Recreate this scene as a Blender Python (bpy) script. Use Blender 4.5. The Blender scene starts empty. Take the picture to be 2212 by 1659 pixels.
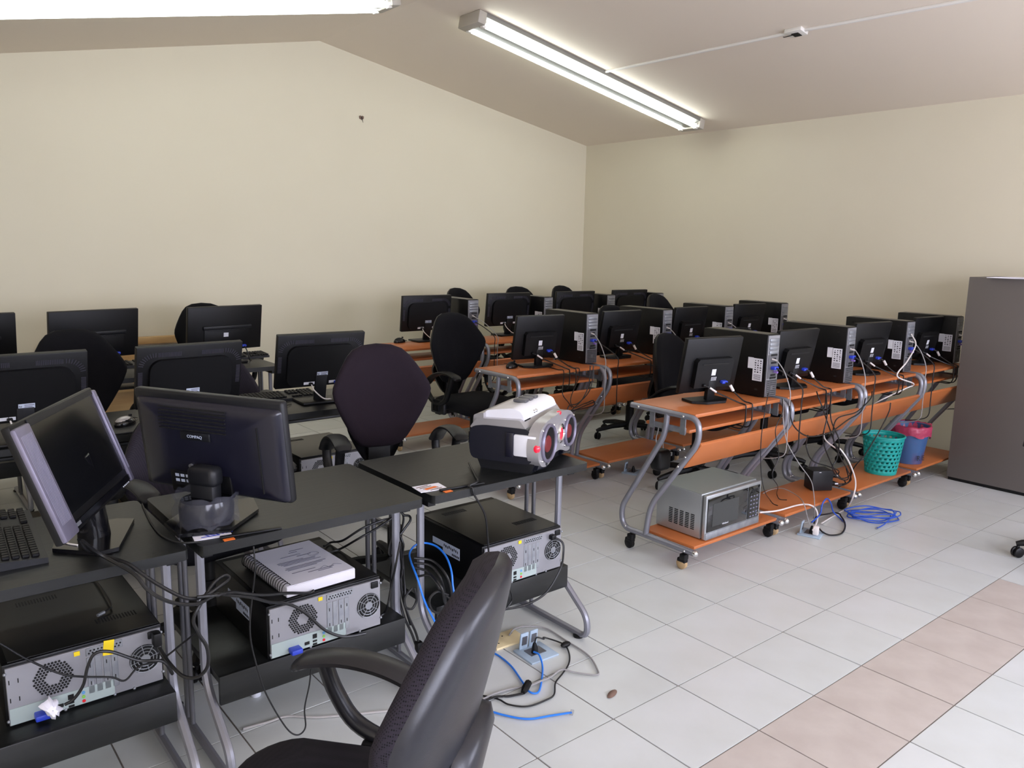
import bpy, bmesh, math, random
import numpy as np
from mathutils import Matrix, Vector
random.seed(7)
S = bpy.context.scene
COL = S.collection
R = math.radians
PI = math.pi

# ---------------------------------------------------------------- camera
cam = bpy.data.cameras.new('camera'); cam_o = bpy.data.objects.new('camera', cam); COL.objects.link(cam_o)
YAW, PITCH, ROLL = 0.88377, 0.1722, 0.01908
fw = Vector((math.cos(YAW)*math.cos(PITCH), math.sin(YAW)*math.cos(PITCH), -math.sin(PITCH)))
rt = Vector((math.sin(YAW), -math.cos(YAW), 0)); up = rt.cross(fw)
r2 = math.cos(ROLL)*rt + math.sin(ROLL)*up; u2 = -math.sin(ROLL)*rt + math.cos(ROLL)*up
cam_o.matrix_world = Matrix(((r2.x, u2.x, -fw.x, -2.11561), (r2.y, u2.y, -fw.y, -2.27904), (r2.z, u2.z, -fw.z, 1.52504), (0, 0, 0, 1)))
cam.sensor_width = 36; cam.lens = 1716.165*36/2212; cam.clip_start = .02
S.camera = cam_o

# ---------------------------------------------------------------- world, daylight, exposure
w = bpy.data.worlds.new('sky'); S.world = w; w.use_nodes = True
bg = w.node_tree.nodes['Background']; bg.inputs[0].default_value = (.80, .82, 1.0, 1); bg.inputs[1].default_value = 18.5
S.view_settings.view_transform = 'Standard'; S.view_settings.look = 'None'; S.view_settings.exposure = .14; S.view_settings.gamma = 1
S.view_settings.use_curve_mapping = False
WINDOWS = [(-2.9, -1.0, .85, 2.15), (-.2, 1.7, .85, 2.15), (2.3, 3.9, .85, 2.15)]     # x0 x1 z0 z1 in the wall behind the camera
YF = -3.9
for x0, x1, z0, z1 in WINDOWS:
    l = bpy.data.lights.new('window_portal', 'AREA'); l.shape = 'RECTANGLE'; l.size = x1-x0; l.size_y = z1-z0
    l.cycles.is_portal = True
    o = bpy.data.objects.new('window_portal', l); COL.objects.link(o); o.location = ((x0+x1)/2, YF-.06, (z0+z1)/2)
    o.rotation_euler = (R(90), 0, 0)      # local -Z faces +Y into the room
TUBE_POWER = 12.0
# ---------------------------------------------------------------- helpers
def lin(c):
    return tuple(((v/255+.055)/1.055)**2.4 if v/255 > .04045 else v/255/12.92 for v in c)
class MB:
    """collects shapes; build() links them as ONE mesh object"""
    def __init__(self, xf=None): self.v = []; self.f = []; self.xf = xf or Matrix()
    def add(self, vs, fs):
        n = len(self.v); self.v += [tuple(self.xf @ Vector(p)) for p in vs]; self.f += [tuple(i+n for i in f) for f in fs]; return self
    def box(self, c, s, rz=0, bev=0, seg=2, rot=None):
        bm = bmesh.new(); bmesh.ops.create_cube(bm, size=1)
        for v in bm.verts: v.co = Vector((v.co.x*s[0], v.co.y*s[1], v.co.z*s[2]))
        if bev: bmesh.ops.bevel(bm, geom=bm.edges[:], offset=min(bev, min(s)*.49), segments=seg, profile=.5, affect='EDGES')
        M = Matrix.Translation(c) @ (rot if rot is not None else Matrix.Rotation(rz, 4, 'Z'))
        bm.verts.index_update()
        self.add([M @ v.co for v in bm.verts], [[v.index for v in f.verts] for f in bm.faces]); bm.free(); return self
    def tube(self, pts, r, n=8, flat=1., up=(0, 0, 1), caps=True, closed=False):
        P = [Vector(p) for p in pts]; vs = []; fs = []; m = len(P); N = None
        rr = r if isinstance(r, (list, tuple)) else [r]*m
        for i, p in enumerate(P):
            a = P[i-1] if i or closed else P[i]; b = P[(i+1) % m] if i < m-1 or closed else P[i]
            t = (b-a).normalized()
            if N is None:
                N = Vector(up) - t*Vector(up).dot(t)
                if N.length < 1e-3: N = Vector((1, 0, 0)) - t*t.x
            else: N = N - t*N.dot(t)
            N.normalize(); B = t.cross(N)
            for k in range(n):
                q = 2*PI*k/n; vs.append(p + (N*math.cos(q) + B*math.sin(q)*flat)*rr[i])
        for i in range(m if closed else m-1):
            for k in range(n):
                j = (i+1) % m; fs.append((i*n+k, i*n+(k+1) % n, j*n+(k+1) % n, j*n+k))
        if caps and not closed: fs += [tuple(range(n-1, -1, -1)), tuple((m-1)*n+k for k in range(n))]
        return self.add(vs, fs)
    def cyl(self, p0, p1, r, r1=None, n=16): return self.tube([p0, p1], [r, r if r1 is None else r1], n)
    def lathe(self, prof, c=(0, 0, 0), n=24, rot=None):
        vs = []; fs = []; M = Matrix.Translation(c) @ (rot if rot is not None else Matrix())
        for rr, z in prof:
            for k in range(n): vs.append(M @ Vector((rr*math.cos(2*PI*k/n), rr*math.sin(2*PI*k/n), z)))
        m = len(prof)
        for i in range(m-1):
            for k in range(n): fs.append((i*n+k, i*n+(k+1) % n, (i+1)*n+(k+1) % n, (i+1)*n+k))
        if prof[0][0] > 1e-6: fs.append(tuple(range(n-1, -1, -1)))
        if prof[-1][0] > 1e-6: fs.append(tuple((m-1)*n+k for k in range(n)))
        return self.add(vs, fs)
    def ball(self, c, r, n=12, m=7, sc=(1, 1, 1)):
        vs = []; fs = []
        for i in range(m+1):
            a = PI*i/m
            for k in range(n): vs.append((c[0]+r*sc[0]*math.sin(a)*math.cos(2*PI*k/n), c[1]+r*sc[1]*math.sin(a)*math.sin(2*PI*k/n), c[2]-r*sc[2]*math.cos(a)))
        for i in range(m):
            for k in range(n): fs.append((i*n+k, i*n+(k+1) % n, (i+1)*n+(k+1) % n, (i+1)*n+k))
        return self.add(vs, fs)
    def flat(self, z):
        self.v = [(a, b, max(c, z)) for a, b, c in self.v]; return self
    def prism(self, poly, lo, hi, ax='x'):
        """poly (a,b) extruded: ax x -> (lo..hi, a, b); y -> (a, lo..hi, b); z -> (a, b, lo..hi)"""
        n = len(poly); f = {'x': lambda a, b, t: (t, a, b), 'y': lambda a, b, t: (a, t, b), 'z': lambda a, b, t: (a, b, t)}[ax]
        vs = [f(a, b, lo) for a, b in poly] + [f(a, b, hi) for a, b in poly]
        fs = [tuple(range(n-1, -1, -1)), tuple(range(n, 2*n))] + [(i, (i+1) % n, n+(i+1) % n, n+i) for i in range(n)]
        return self.add(vs, fs)
    def pillow(self, outline, rings, fn):
        """outline ring (a,b) scaled about its centre by s at depth d; fn maps (a,b,d) to xyz; open at the s=1 ends"""
        ca = sum(p[0] for p in outline)/len(outline); cb = sum(p[1] for p in outline)/len(outline); n = len(outline); vs = []; fs = []
        for s, d in rings:
            for a, b in outline: vs.append(fn(ca+(a-ca)*s, cb+(b-cb)*s, d))
        for i in range(len(rings)-1):
            for k in range(n): fs.append((i*n+k, i*n+(k+1) % n, (i+1)*n+(k+1) % n, (i+1)*n+k))
        return self.add(vs, fs)
    def build(self, name, m, parent=None, sharp=38):
        me = bpy.data.meshes.new(name); me.from_pydata(self.v, [], self.f)
        bm = bmesh.new(); bm.from_mesh(me); bmesh.ops.remove_doubles(bm, verts=bm.verts, dist=1e-5)
        bmesh.ops.recalc_face_normals(bm, faces=bm.faces); bm.to_mesh(me); bm.free()
        me.shade_smooth(); me.set_sharp_from_angle(angle=R(sharp)); me.materials.append(MT[m])
        o = bpy.data.objects.new(name, me); COL.objects.link(o)
        if parent: o.parent = parent
        if name in STUFF: o['kind'] = 'stuff'
        return o
STUFF = {'vent_slots', 'vent_holes', 'bar_holes', 'slits', 'ports', 'label_print', 'approval_marks', 'key_print', 'buttons', 'grille', 'side_vents', 'catches', 'screw_holes', 'page_print', 'card_print', 'arm_ribs', 'key_row'}
def arc(cx, cy, r, a0, a1, n): return [(cx+r*math.cos(R(a0+(a1-a0)*i/n)), cy+r*math.sin(R(a0+(a1-a0)*i/n))) for i in range(n+1)]
def rrect(x0, x1, y0, y1, r, n=4):
    return arc(x1-r, y1-r, r, 0, 90, n) + arc(x0+r, y1-r, r, 90, 180, n) + arc(x0+r, y0+r, r, 180, 270, n) + arc(x1-r, y0+r, r, 270, 360, n)
def spline(P, k=6):
    P = [Vector(p) for p in P]; Q = [2*P[0]-P[1]] + P + [2*P[-1]-P[-2]]; out = []
    for i in range(1, len(Q)-2):
        a, b, c, d = Q[i-1:i+3]
        for j in range(k):
            t = j/k; out.append(.5*((2*b) + (c-a)*t + (2*a-5*b+4*c-d)*t*t + (3*b-a-3*c+d)*t**3))
    return out + [P[-1]]
def fillet(P, rad=.04, n=5):
    P = [Vector(p) for p in P]; out = [P[0]]
    for i in range(1, len(P)-1):
        a = (P[i-1]-P[i]); b = (P[i+1]-P[i]); d = min(rad, a.length*.49, b.length*.49)
        p0 = P[i]+a.normalized()*d; p1 = P[i]+b.normalized()*d
        out += [p0*(1-t)**2 + P[i]*2*t*(1-t) + p1*t*t for t in [j/n for j in range(n+1)]]
    return out + [P[-1]]
def tag(o, label, cat, group=None):
    o['label'] = label; o['category'] = cat
    if group: o['group'] = group
    return o
def thing(name, label, cat, loc=(0, 0, 0), rz=0, group=None):
    o = bpy.data.objects.new(name, None); COL.objects.link(o); o.location = loc; o.rotation_euler = (0, 0, rz); o.empty_display_size = .05
    return tag(o, label, cat, group)
def copy_tree(o, parent=None):
    c = o.copy(); COL.objects.link(c)
    if parent: c.parent = parent
    for ch in [k for k in o.children]: copy_tree(ch, c)
    return c
def place(proto, used, label, loc, rz=0, group=None):
    """the first call moves the prototype itself, later calls copy it"""
    o = proto if not used else copy_tree(proto)
    used.append(1); o.location = loc; o.rotation_euler = (0, 0, rz); o['label'] = label
    if group: o['group'] = group
    return o
def text(name, s, size, m, M, parent=None, depth=.0004):
    cu = bpy.data.curves.new(name, 'FONT'); cu.body = s; cu.size = size; cu.align_x = 'CENTER'; cu.align_y = 'CENTER'; cu.extrude = depth
    t = bpy.data.objects.new(name, cu); COL.objects.link(t); bpy.context.view_layer.update()
    me = bpy.data.meshes.new_from_object(t.evaluated_get(bpy.context.evaluated_depsgraph_get())); bpy.data.objects.remove(t)
    me.transform(M); me.materials.clear(); me.materials.append(MT[m]); me.name = name
    o = bpy.data.objects.new(name, me); COL.objects.link(o)
    if parent: o.parent = parent
    return o
FACE_BACK = Matrix.Rotation(R(90), 4, 'X')         # text plane turned to face -Y

# ---------------------------------------------------------------- materials
MT = {}
def mat(name, c, rough=.5, metal=0., bump=None, var=None, spec=.5, emit=None, coat=0, trans=0, alpha=1, stretch=(1, 1, 1), dots=0):
    m = bpy.data.materials.new(name); m.use_nodes = True; nt = m.node_tree; b = nt.nodes['Principled BSDF']
    col = (*lin(c), 1); b.inputs['Base Color'].default_value = col; b.inputs['Roughness'].default_value = rough; b.inputs['Metallic'].default_value = metal
    b.inputs['Specular IOR Level'].default_value = spec; b.inputs['Coat Weight'].default_value = coat
    b.inputs['Transmission Weight'].default_value = trans; b.inputs['Alpha'].default_value = alpha
    if emit: b.inputs['Emission Color'].default_value = (*emit[0], 1); b.inputs['Emission Strength'].default_value = emit[1]
    if bump or var:
        tc = nt.nodes.new('ShaderNodeTexCoord'); mp = nt.nodes.new('ShaderNodeMapping'); mp.inputs['Scale'].default_value = stretch
        nt.links.new(tc.outputs['Object'], mp.inputs[0])
    if bump:
        n = nt.nodes.new('ShaderNodeTexNoise'); n.inputs['Scale'].default_value = bump[0]; n.inputs['Detail'].default_value = 3
        bp = nt.nodes.new('ShaderNodeBump'); bp.inputs['Strength'].default_value = bump[1]; bp.inputs['Distance'].default_value = bump[2] if len(bump) > 2 else .002
        nt.links.new(mp.outputs[0], n.inputs['Vector']); nt.links.new(n.outputs[0], bp.inputs['Height']); nt.links.new(bp.outputs[0], b.inputs['Normal'])
    if var:                                  # (second colour, noise scale, contrast low, high)
        n = nt.nodes.new('ShaderNodeTexNoise'); n.inputs['Scale'].default_value = var[1]; n.inputs['Detail'].default_value = 5
        cr = nt.nodes.new('ShaderNodeValToRGB'); cr.color_ramp.elements[0].position = var[2]; cr.color_ramp.elements[1].position = var[3]
        cr.color_ramp.elements[0].color = col; cr.color_ramp.elements[1].color = (*lin(var[0]), 1)
        nt.links.new(mp.outputs[0], n.inputs['Vector']); nt.links.new(n.outputs[0], cr.inputs[0]); nt.links.new(cr.outputs[0], b.inputs['Base Color'])
    if dots:
        tc = nt.nodes.new('ShaderNodeTexCoord'); v = nt.nodes.new('ShaderNodeTexVoronoi'); v.inputs['Scale'].default_value = dots; v.inputs['Randomness'].default_value = .1
        cr = nt.nodes.new('ShaderNodeValToRGB'); cr.color_ramp.elements[0].position = .22; cr.color_ramp.elements[1].position = .42
        cr.color_ramp.elements[0].color = (.003, .003, .004, 1); cr.color_ramp.elements[1].color = col
        nt.links.new(tc.outputs['Object'], v.inputs['Vector']); nt.links.new(v.outputs['Distance'], cr.inputs[0]); nt.links.new(cr.outputs[0], b.inputs['Base Color'])
    MT[name] = m; return m
mat('wall', (226, 219, 197), .75, bump=(60, .12), var=((221, 213, 190), .8, .3, .8))
mat('ceiling', (238, 226, 210), .8, bump=(40, .08))
mat('tile', (203, 207, 206), .3, var=((196, 199, 196), 5, .35, .75), bump=(90, .04))
mat('tile_b', (206, 209, 209), .32, var=((198, 201, 198), 4, .35, .75), bump=(90, .04))
mat('tile_pink', (194, 185, 178), .36, var=((181, 171, 164), 7, .35, .7), bump=(25, .25))
mat('grout', (126, 119, 112), .9)
mat('orange', (188, 110, 60), .42, var=((174, 98, 50), 3, .3, .8), bump=(120, .03))
mat('orange_edge', (214, 138, 84), .4)
mat('blackwood', (22, 24, 24), .40, var=((13, 15, 15), 14, .35, .7), bump=(30, .3, .001), stretch=(.25, 3, 3))
mat('plastic', (10, 10, 12), .46, spec=.32, bump=(400, .08))
mat('plastic_soft', (23, 24, 28), .45, spec=.4, bump=(500, .08))
mat('plastic_gloss', (14, 14, 17), .14)
mat('plastic_sheen', (26, 26, 40), .28, spec=.6)
mat('chair_shell', (28, 28, 34), .36, spec=.5, bump=(300, .06))
mat('grey_plastic', (74, 72, 84), .38, metal=.35)
mat('silver_plastic', (120, 116, 134), .4, metal=.4)
mat('screen', (10, 11, 12), .22)
mat('steel', (140, 141, 150), .36, metal=.5)
mat('steel_dark', (108, 108, 112), .42, metal=.5)
mat('chrome', (220, 220, 222), .12, metal=1)
mat('galv', (160, 163, 168), .38, metal=.6, var=((136, 140, 147), 30, .3, .7))
mat('rear_metal', (150, 150, 155), .40, metal=.5)
mat('rear_shield', (168, 182, 180), .45, metal=.2)
mat('hole', (8, 8, 9), .8)
mat('case', (8, 8, 10), .38, spec=.3, bump=(300, .1))
mat('case_top', (18, 18, 17), .34)
mat('fabric', (17, 17, 21), .9, bump=(350, .5), spec=.2)
mat('fabric_mesh', (46, 42, 52), .85, spec=.25, dots=260)
mat('fabric_seat', (30, 28, 36), .85, spec=.25, dots=330)
mat('fabric_plum', (36, 28, 36), .9, bump=(420, .5), spec=.2)
mat('paper', (238, 236, 246), .7)
mat('paper_edge', (226, 224, 232), .8, bump=(40, .6), stretch=(1, 1, 30))
mat('print', (110, 110, 128), .8)
mat('print_dark', (40, 40, 52), .7)
mat('label_white', (222, 224, 232), .5)
mat('label_blue', (196, 206, 226), .5)
mat('yellow', (236, 206, 20), .5)
mat('orange_tag', (240, 120, 40), .5)
mat('red', (214, 30, 40), .4)
mat('red_dark', (110, 30, 34), .5)
mat('red_lens', (230, 20, 50), .1, emit=((1, .02, .08), .35), coat=1)
mat('green', (130, 190, 80), .5)
mat('jack_blue', (90, 150, 200), .5)
mat('vga_blue', (42, 66, 190), .4)
mat('ps2_purple', (150, 120, 200), .4)
mat('ps2_teal', (40, 180, 160), .4)
mat('cable', (18, 18, 20), .42)
mat('cable_white', (226, 220, 218), .45)
mat('cable_blue', (40, 120, 220), .38)
mat('cable_blue_dark', (40, 84, 190), .42)
mat('cable_grey', (150, 148, 148), .5)
mat('clear', (120, 122, 136), .12, alpha=.2, spec=.9)
mat('teal', (16, 158, 152), .42)
mat('bin_blue', (58, 92, 140), .5, var=((96, 72, 110), 6, .45, .65))
mat('bag_pink', (176, 62, 92), .35, bump=(12, .9, .02), alpha=.93)
mat('microwave', (172, 176, 178), .34, metal=.6)
mat('microwave_top', (150, 158, 156), .4, metal=.5)
mat('dark_glass', (18, 19, 20), .08, coat=.5)
mat('dark_glass_in', (58, 60, 60), .2)
mat('cabinet', (104, 98, 94), .5, bump=(200, .03))
mat('lamp_white', (232, 229, 222), .4)
mat('lamp_housing', (128, 126, 120), .45)
mat('lamp_cap', (186, 180, 168), .5)
mat('silver_light', (150, 147, 164), .4, metal=.4)
mat('tube_light', (255, 255, 255), .5, emit=((.93, 1, .95), 1))
mat('wood', (206, 172, 122), .55, var=((184, 146, 96), 6, .3, .7), stretch=(.3, 4, 4))
mat('cream', (232, 214, 170), .5)
mat('outlet_blue', (164, 182, 198), .4)
mat('tan', (178, 150, 110), .7)
mat('leaf', (120, 96, 84), .8)
mat('tape', (176, 172, 170), .45)
mat('radio_silver', (186, 184, 186), .32, metal=.55)
mat('radio_white', (236, 236, 242), .3)
mat('radio_black', (26, 27, 38), .36)
mat('glass', (235, 242, 245), .02, alpha=.12)
mat('frame_white', (225, 225, 222), .5)
mat('plaster', (225, 222, 210), .8)
MT['tube_light'].node_tree.nodes['Principled BSDF'].inputs['Emission Strength'].default_value = TUBE_POWER
# ---------------------------------------------------------------- the room
XW, YW, XL, HE = 4.345, 4.36, -3.4, 2.641
RX, RZ = 1.13, 3.22
SLR = (RZ-HE)/(XW-RX); SLL = .2
ZL = RZ-SLL*(RX-XL)
def struct(name, mb, m):
    o = mb.build(name, m); o['kind'] = 'structure'; return o
floor = struct('floor', MB().box(((XL+XW)/2, (YF+YW)/2, -.053), (XW-XL+.3, YW-YF+.3, .1)), 'grout')
T = .33
def tile_mesh(name, m):
    g = MB().box((0, 0, -.006), (T-.0055, T-.0055, .012)).build(name, m, floor); return g
TP = {k: tile_mesh('tile', k) for k in ('tile', 'tile_b', 'tile_pink')}
ci = cam_o.matrix_world.inverted()
cells = []
for a in range(-11, 14):
    for b in range(-14, 12):
        x, y = (a+.5)*T, -(b+.5)*T
        if not (XL < x < XW and YF < y < YW): continue
        q = ci @ Vector((x, y, 0)); vis = q.z < -.3 and abs(q.x/q.z) < .72 and abs(q.y/q.z) < .56
        cells.append((0 if vis else 1, -q.z, x, y, 'tile_pink' if b == 3 and a <= 5 else random.choice(('tile', 'tile_b'))))
cells.sort(); first = {}
rest = {k: MB() for k in TP}
for i, (_, _, x, y, k) in enumerate(cells):
    if i < 292:
        o = TP[k] if k not in first else TP[k].copy()
        if k in first: COL.objects.link(o)
        first[k] = 1; o.location = (x, y, random.uniform(-.0006, .0004))
    else: rest[k].box((x, y, -.006), (T-.0055, T-.0055, .012))
for k, g in rest.items():
    if g.v: o = g.build('far_tiles', k, floor); o['kind'] = 'stuff'
struct('wall_right', MB().box((XW+.06, (YF+YW)/2, 1.4), (.12, YW-YF+.24, 2.9)), 'wall')
struct('wall_back', MB().prism([(XL-.1, -.05), (XW+.1, -.05), (XW+.1, HE+.05), (RX, RZ+.05), (XL-.1, ZL+.05)], YW, YW+.12, 'y'), 'wall')
struct('wall_left', MB().box((XL-.06, (YF+YW)/2, 1.3), (.12, YW-YF+.24, 2.7)), 'wall')
wf = MB()
xs = [XL-.1]+[v for wd in WINDOWS for v in wd[:2]]+[XW+.1]; wz0, wz1 = WINDOWS[0][2:]
wf.box(((XL+XW)/2, YF-.06, wz0/2), (XW-XL+.2, .12, wz0))
for i in range(0, len(xs), 2): wf.box(((xs[i]+xs[i+1])/2, YF-.06, (wz0+wz1)/2), (xs[i+1]-xs[i], .12, wz1-wz0))
wf.prism([(XL-.1, wz1), (XW+.1, wz1), (XW+.1, HE+.05), (RX, RZ+.05), (XL-.1, ZL+.05)], YF-.12, YF, 'y')
struct('wall_front', wf, 'wall')
cl = MB()
for xa, za, xb, zb in ((RX, RZ, XW+.1, HE-SLR*.1), (XL-.1, ZL-.02, RX, RZ)):
    cl.prism([(xa, za), (xb, zb), (xb, zb+.1), (xa, za+.1)], YF-.12, YW+.12, 'y')
struct('ceiling', cl, 'ceiling')
for i, (x0, x1, z0, z1) in enumerate(WINDOWS):
    g = MB()
    for s in (0, 1):
        g.box((x0+.025 if s == 0 else x1-.025, YF-.06, (z0+z1)/2), (.05, .06, z1-z0)); g.box(((x0+x1)/2, YF-.06, z0+.025 if s == 0 else z1-.025), (x1-x0, .06, .05))
    g.box(((x0+x1)/2, YF-.06, (z0+z1)/2), (.05, .06, z1-z0))
    wn = struct('window_%d' % (i+1), g, 'frame_white')
    for s in (0, 1):
        xa, xb = (x0+.05, (x0+x1)/2-.025) if s == 0 else ((x0+x1)/2+.025, x1-.05)
        MB().box(((xa+xb)/2, YF-.06, (z0+z1)/2), (xb-xa, .006, z1-z0-.1)).build('pane', 'glass', wn)

# ---------------------------------------------------------------- ceiling lights, conduit
def light(name, label, loc, slope):
    t = thing(name, label, 'light', loc); t.rotation_euler = (0, slope, 0); L = 2.5
    MB().prism([(-.12, 0), (.12, 0), (.12, -.03), (.06, -.05), (.045, -.075), (-.045, -.075), (-.06, -.05), (-.12, -.03)], -L/2, L/2, 'x').build('housing', 'lamp_housing', t)
    for s in (-1, 1):
        e = MB().box((s*(L/2+.03), 0, -.045), (.07, .25, .09), bev=.008).build('end_cap', 'lamp_cap', t)
        for k in (-1, 1):
            MB().box((s*(L/2-.01), k*.085, -.075), (.03, .035, .05), bev=.004).build('lamp_holder', 'lamp_white', e)
    for k in (-1, 1):
        MB().cyl((-L/2+.01, k*.085, -.075), (L/2-.01, k*.085, -.075), .019, n=20).build('fluorescent_tube', 'tube_light', t)
def zc(x): return RZ-SLR*(x-RX) if x > RX else RZ-SLL*(RX-x)
AR, AL = math.atan(SLR), -math.atan(SLL)
light('ceiling_light', 'twin-tube fluorescent fitting on the ceiling slope that runs down to the right wall', (2.74, 2.62, zc(2.74)-.002), AR)
light('ceiling_light', 'twin-tube fluorescent fitting on the ceiling slope away from the right wall', (-.50, 2.62, zc(-.50)-.002), AL)
cz = lambda x, d: zc(x)-d
t = tag(MB().tube([(2.72, 2.5, cz(2.72, .008)), (2.73, .8, cz(2.73, .008)), (2.8, -.4, cz(2.8, .008)), (2.83, -2.6, cz(2.83, .008))], .011, 8).build('ceiling_conduit', 'lamp_white'), 'thin white cable conduit running across the ceiling slope', 'conduit')
jb = thing('junction_box', 'small open white junction box on the ceiling conduit', 'junction box', (2.73, .8, zc(2.73)), 0); jb.rotation_euler = (0, AR, 0)
MB().box((0, 0, -.012), (.09, .12, .025), bev=.004).build('box', 'lamp_white', jb)
MB().box((.01, .0, -.026), (.05, .05, .004)).build('opening', 'hole', jb)
MB().tube(spline([(0, .02, -.028), (-.01, .07, -.035), (.015, .1, -.02)]), .003, 6).build('wire', 'cable', jb)
# ---------------------------------------------------------------- orange computer desks
OZ = .765                                   # top of the orange desks
W_O = .725                                  # frame to frame
PITCH_R = {1: .775, 2: .775, 3: .785}        # desk spacing in each row
def make_orange():
    t = thing('orange_desk', '', 'desk'); W = W_O
    for x in (0, W):
        fa = MB().tube(fillet([(x, .435, .750), (x, .02, .750), (x, .012, .64), (x, .285, .262), (x, .305, .10)], .075, 6), .0145, 10)
        fb = MB().tube(fillet([(x, .207, .745), (x, .215, .64), (x, .478, .20), (x, .46, .10), (x, .0, .10)], .07, 6), .0145, 10)
        fr = MB(); fr.v, fr.f = fa.v[:], fa.f[:]; fr.add(fb.v, fb.f); s = 1 if x == 0 else -1
        fo = fr.build('side_frame', 'steel', t)
        MB().ball((x, -.004, .10), .0165).build('end_cap', 'chrome', fo)
        MB().cyl((x, .435, .750), (x, .443, .750), .0135).build('end_plug', 'plastic', fo)
        MB().box((x+s*.012, .12, .70), (.006, .03, .09)).box((x+s*.012, .31, .70), (.006, .03, .09)).box((x+s*.016, .215, .675), (.008, .22, .028)).build('tray_rail', 'galv', fo)
        for y, z in ((.10, .750), (.38, .750), (.075, .558), (.115, .503), (.43, .115), (.05, .10)): MB().ball((x-s*.0145, y, z), .006, 8, 5).build('bolt', 'chrome', fo)
        for y in (.06, .40):
            c = MB().box((x, y, .066), (.034, .034, .03), bev=.006).box((x, y+.008, .046), (.03, .05, .024), bev=.008).cyl((x, y, .07), (x, y, .09), .006).build('caster', 'plastic', fo)
            MB().lathe([(.0, -.014), (.020, -.014), (.028, -.008), (.028, .008), (.020, .014), (0, .014)], (x, y+.01, .0285), 16, Matrix.Rotation(R(90), 4, 'Y')).build('wheel', 'tan' if (x == 0 and y < .1) else 'plastic', c)
    MB().box((W/2, .245, OZ-.009), (W-.026, .39, .018), bev=.003).build('tabletop', 'orange', t)
    MB().box((W/2, .225, .672), (W-.05, .27, .016), bev=.003).build('keyboard_tray', 'orange', t)
    pm = MB(); a = math.atan2(.285-.012, .262-.64)
    d = Vector((0, .273, -.378)).normalized()
    M = Matrix(((1, 0, 0, W/2), (0, d.y, -d.z, .062), (0, d.z, d.y, .563), (0, 0, 0, 1)))
    pm.xf = M; pm.box((0, 0, 0), (W-.03, .165, .017), bev=.003); pm.build('modesty_panel', 'orange', t)
    MB().box((W/2, .175, .118), (W-.03, .32, .016), bev=.003).build('bottom_shelf', 'orange', t)
    return t
ROWS = {1: (.84, -.067), 2: (.844, 1.25), 3: (.895, 2.63)}
RN = {1: 'cabinet row', 2: 'middle orange row', 3: 'gable wall row'}
PN = ['at the aisle end,', 'second from the aisle,', 'third from the aisle,', 'fourth from the aisle,']
od = make_orange(); u = []
SPECIAL = {(1, 0): 'orange computer desk with a silver microwave on its lower shelf', (1, 1): 'orange computer desk with a black power box on its lower shelf',
           (1, 2): 'orange computer desk with a teal basket on its lower shelf', (1, 3): 'orange computer desk partly behind the grey cabinet'}
for r_, (x0, y0) in ROWS.items():
    for i in range(4):
        place(od, u, SPECIAL.get((r_, i), 'orange computer desk %s %s' % (PN[i], RN[r_])), (x0+i*PITCH_R[r_], y0, 0), 0, 'orange computer desks on casters')

# ---------------------------------------------------------------- black computer desks
BZ = .71
def make_black():
    t = thing('black_desk', '', 'desk'); W, D = .715, .52          # origin: left end of the camera-side edge, on the floor
    tp = MB().prism(rrect(0, W, 0, D, .018, 3), BZ-.028, BZ, 'z').build('tabletop', 'blackwood', t, 30)
    for x, s in ((.04, 1), (W-.025, -1)):
        prof = fillet([(x, .14, BZ-.028), (x, .14, .24), (x, -.045, .10), (x, -.05, .016), (x, .06, .016), (x, .48, .016)], .07, 6)
        f = MB().tube(prof, .0135, 8, flat=.9).build('side_frame', 'steel', t)
        for y in (.29, .335): MB().cyl((x, y, .02), (x, y, BZ-.03), .0085, n=10).build('upright', 'steel_dark', f)
        MB().box((x, .25, BZ-.045), (.03, .36, .03)).build('top_bracket', 'plastic', f)
        for y in (.0, .46): MB().lathe([(0, 0), (.02, 0), (.022, .008), (.012, .014), (0, .014)], (x, y, 0), 12).build('foot', 'plastic', f)
    MB().box((.365, .295, .273), (.624, .47, .022), bev=.003).build('computer_shelf', 'blackwood', t)
    MB().box((.365, .065, .239), (.624, .014, .09), bev=.003).build('shelf_lip', 'blackwood', t)
    MB().box((W/2-.01, .40, .60), (W-.16, .22, .014), bev=.002).build('keyboard_tray', 'blackwood', t)
    return t
bd = make_black(); u = []
BX = [[-2.215, -1.472, -.722], [-2.20, -1.45, -.70], [-2.18, -1.43, -.70]]
BY = [-.185, 1.27, 2.74]
BL = [['black desk carrying a keyboard and a monitor turned sideways', 'black desk carrying a monitor with its stand wrapped in clear plastic', 'black desk carrying a silver and black radio'],
      ['black desk of the middle black row, third from the orange desks', 'black desk of the middle black row, second from the orange desks', 'black desk of the middle black row, next to the orange desks'],
      ['black desk by the gable wall, third from the orange desks', 'black desk by the gable wall, second from the orange desks', 'black desk by the gable wall, next to the orange desks']]
for j in range(3):
    for i in range(3): place(bd, u, BL[j][i], (BX[j][i], BY[j], 0), 0, 'black computer desks')

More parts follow.
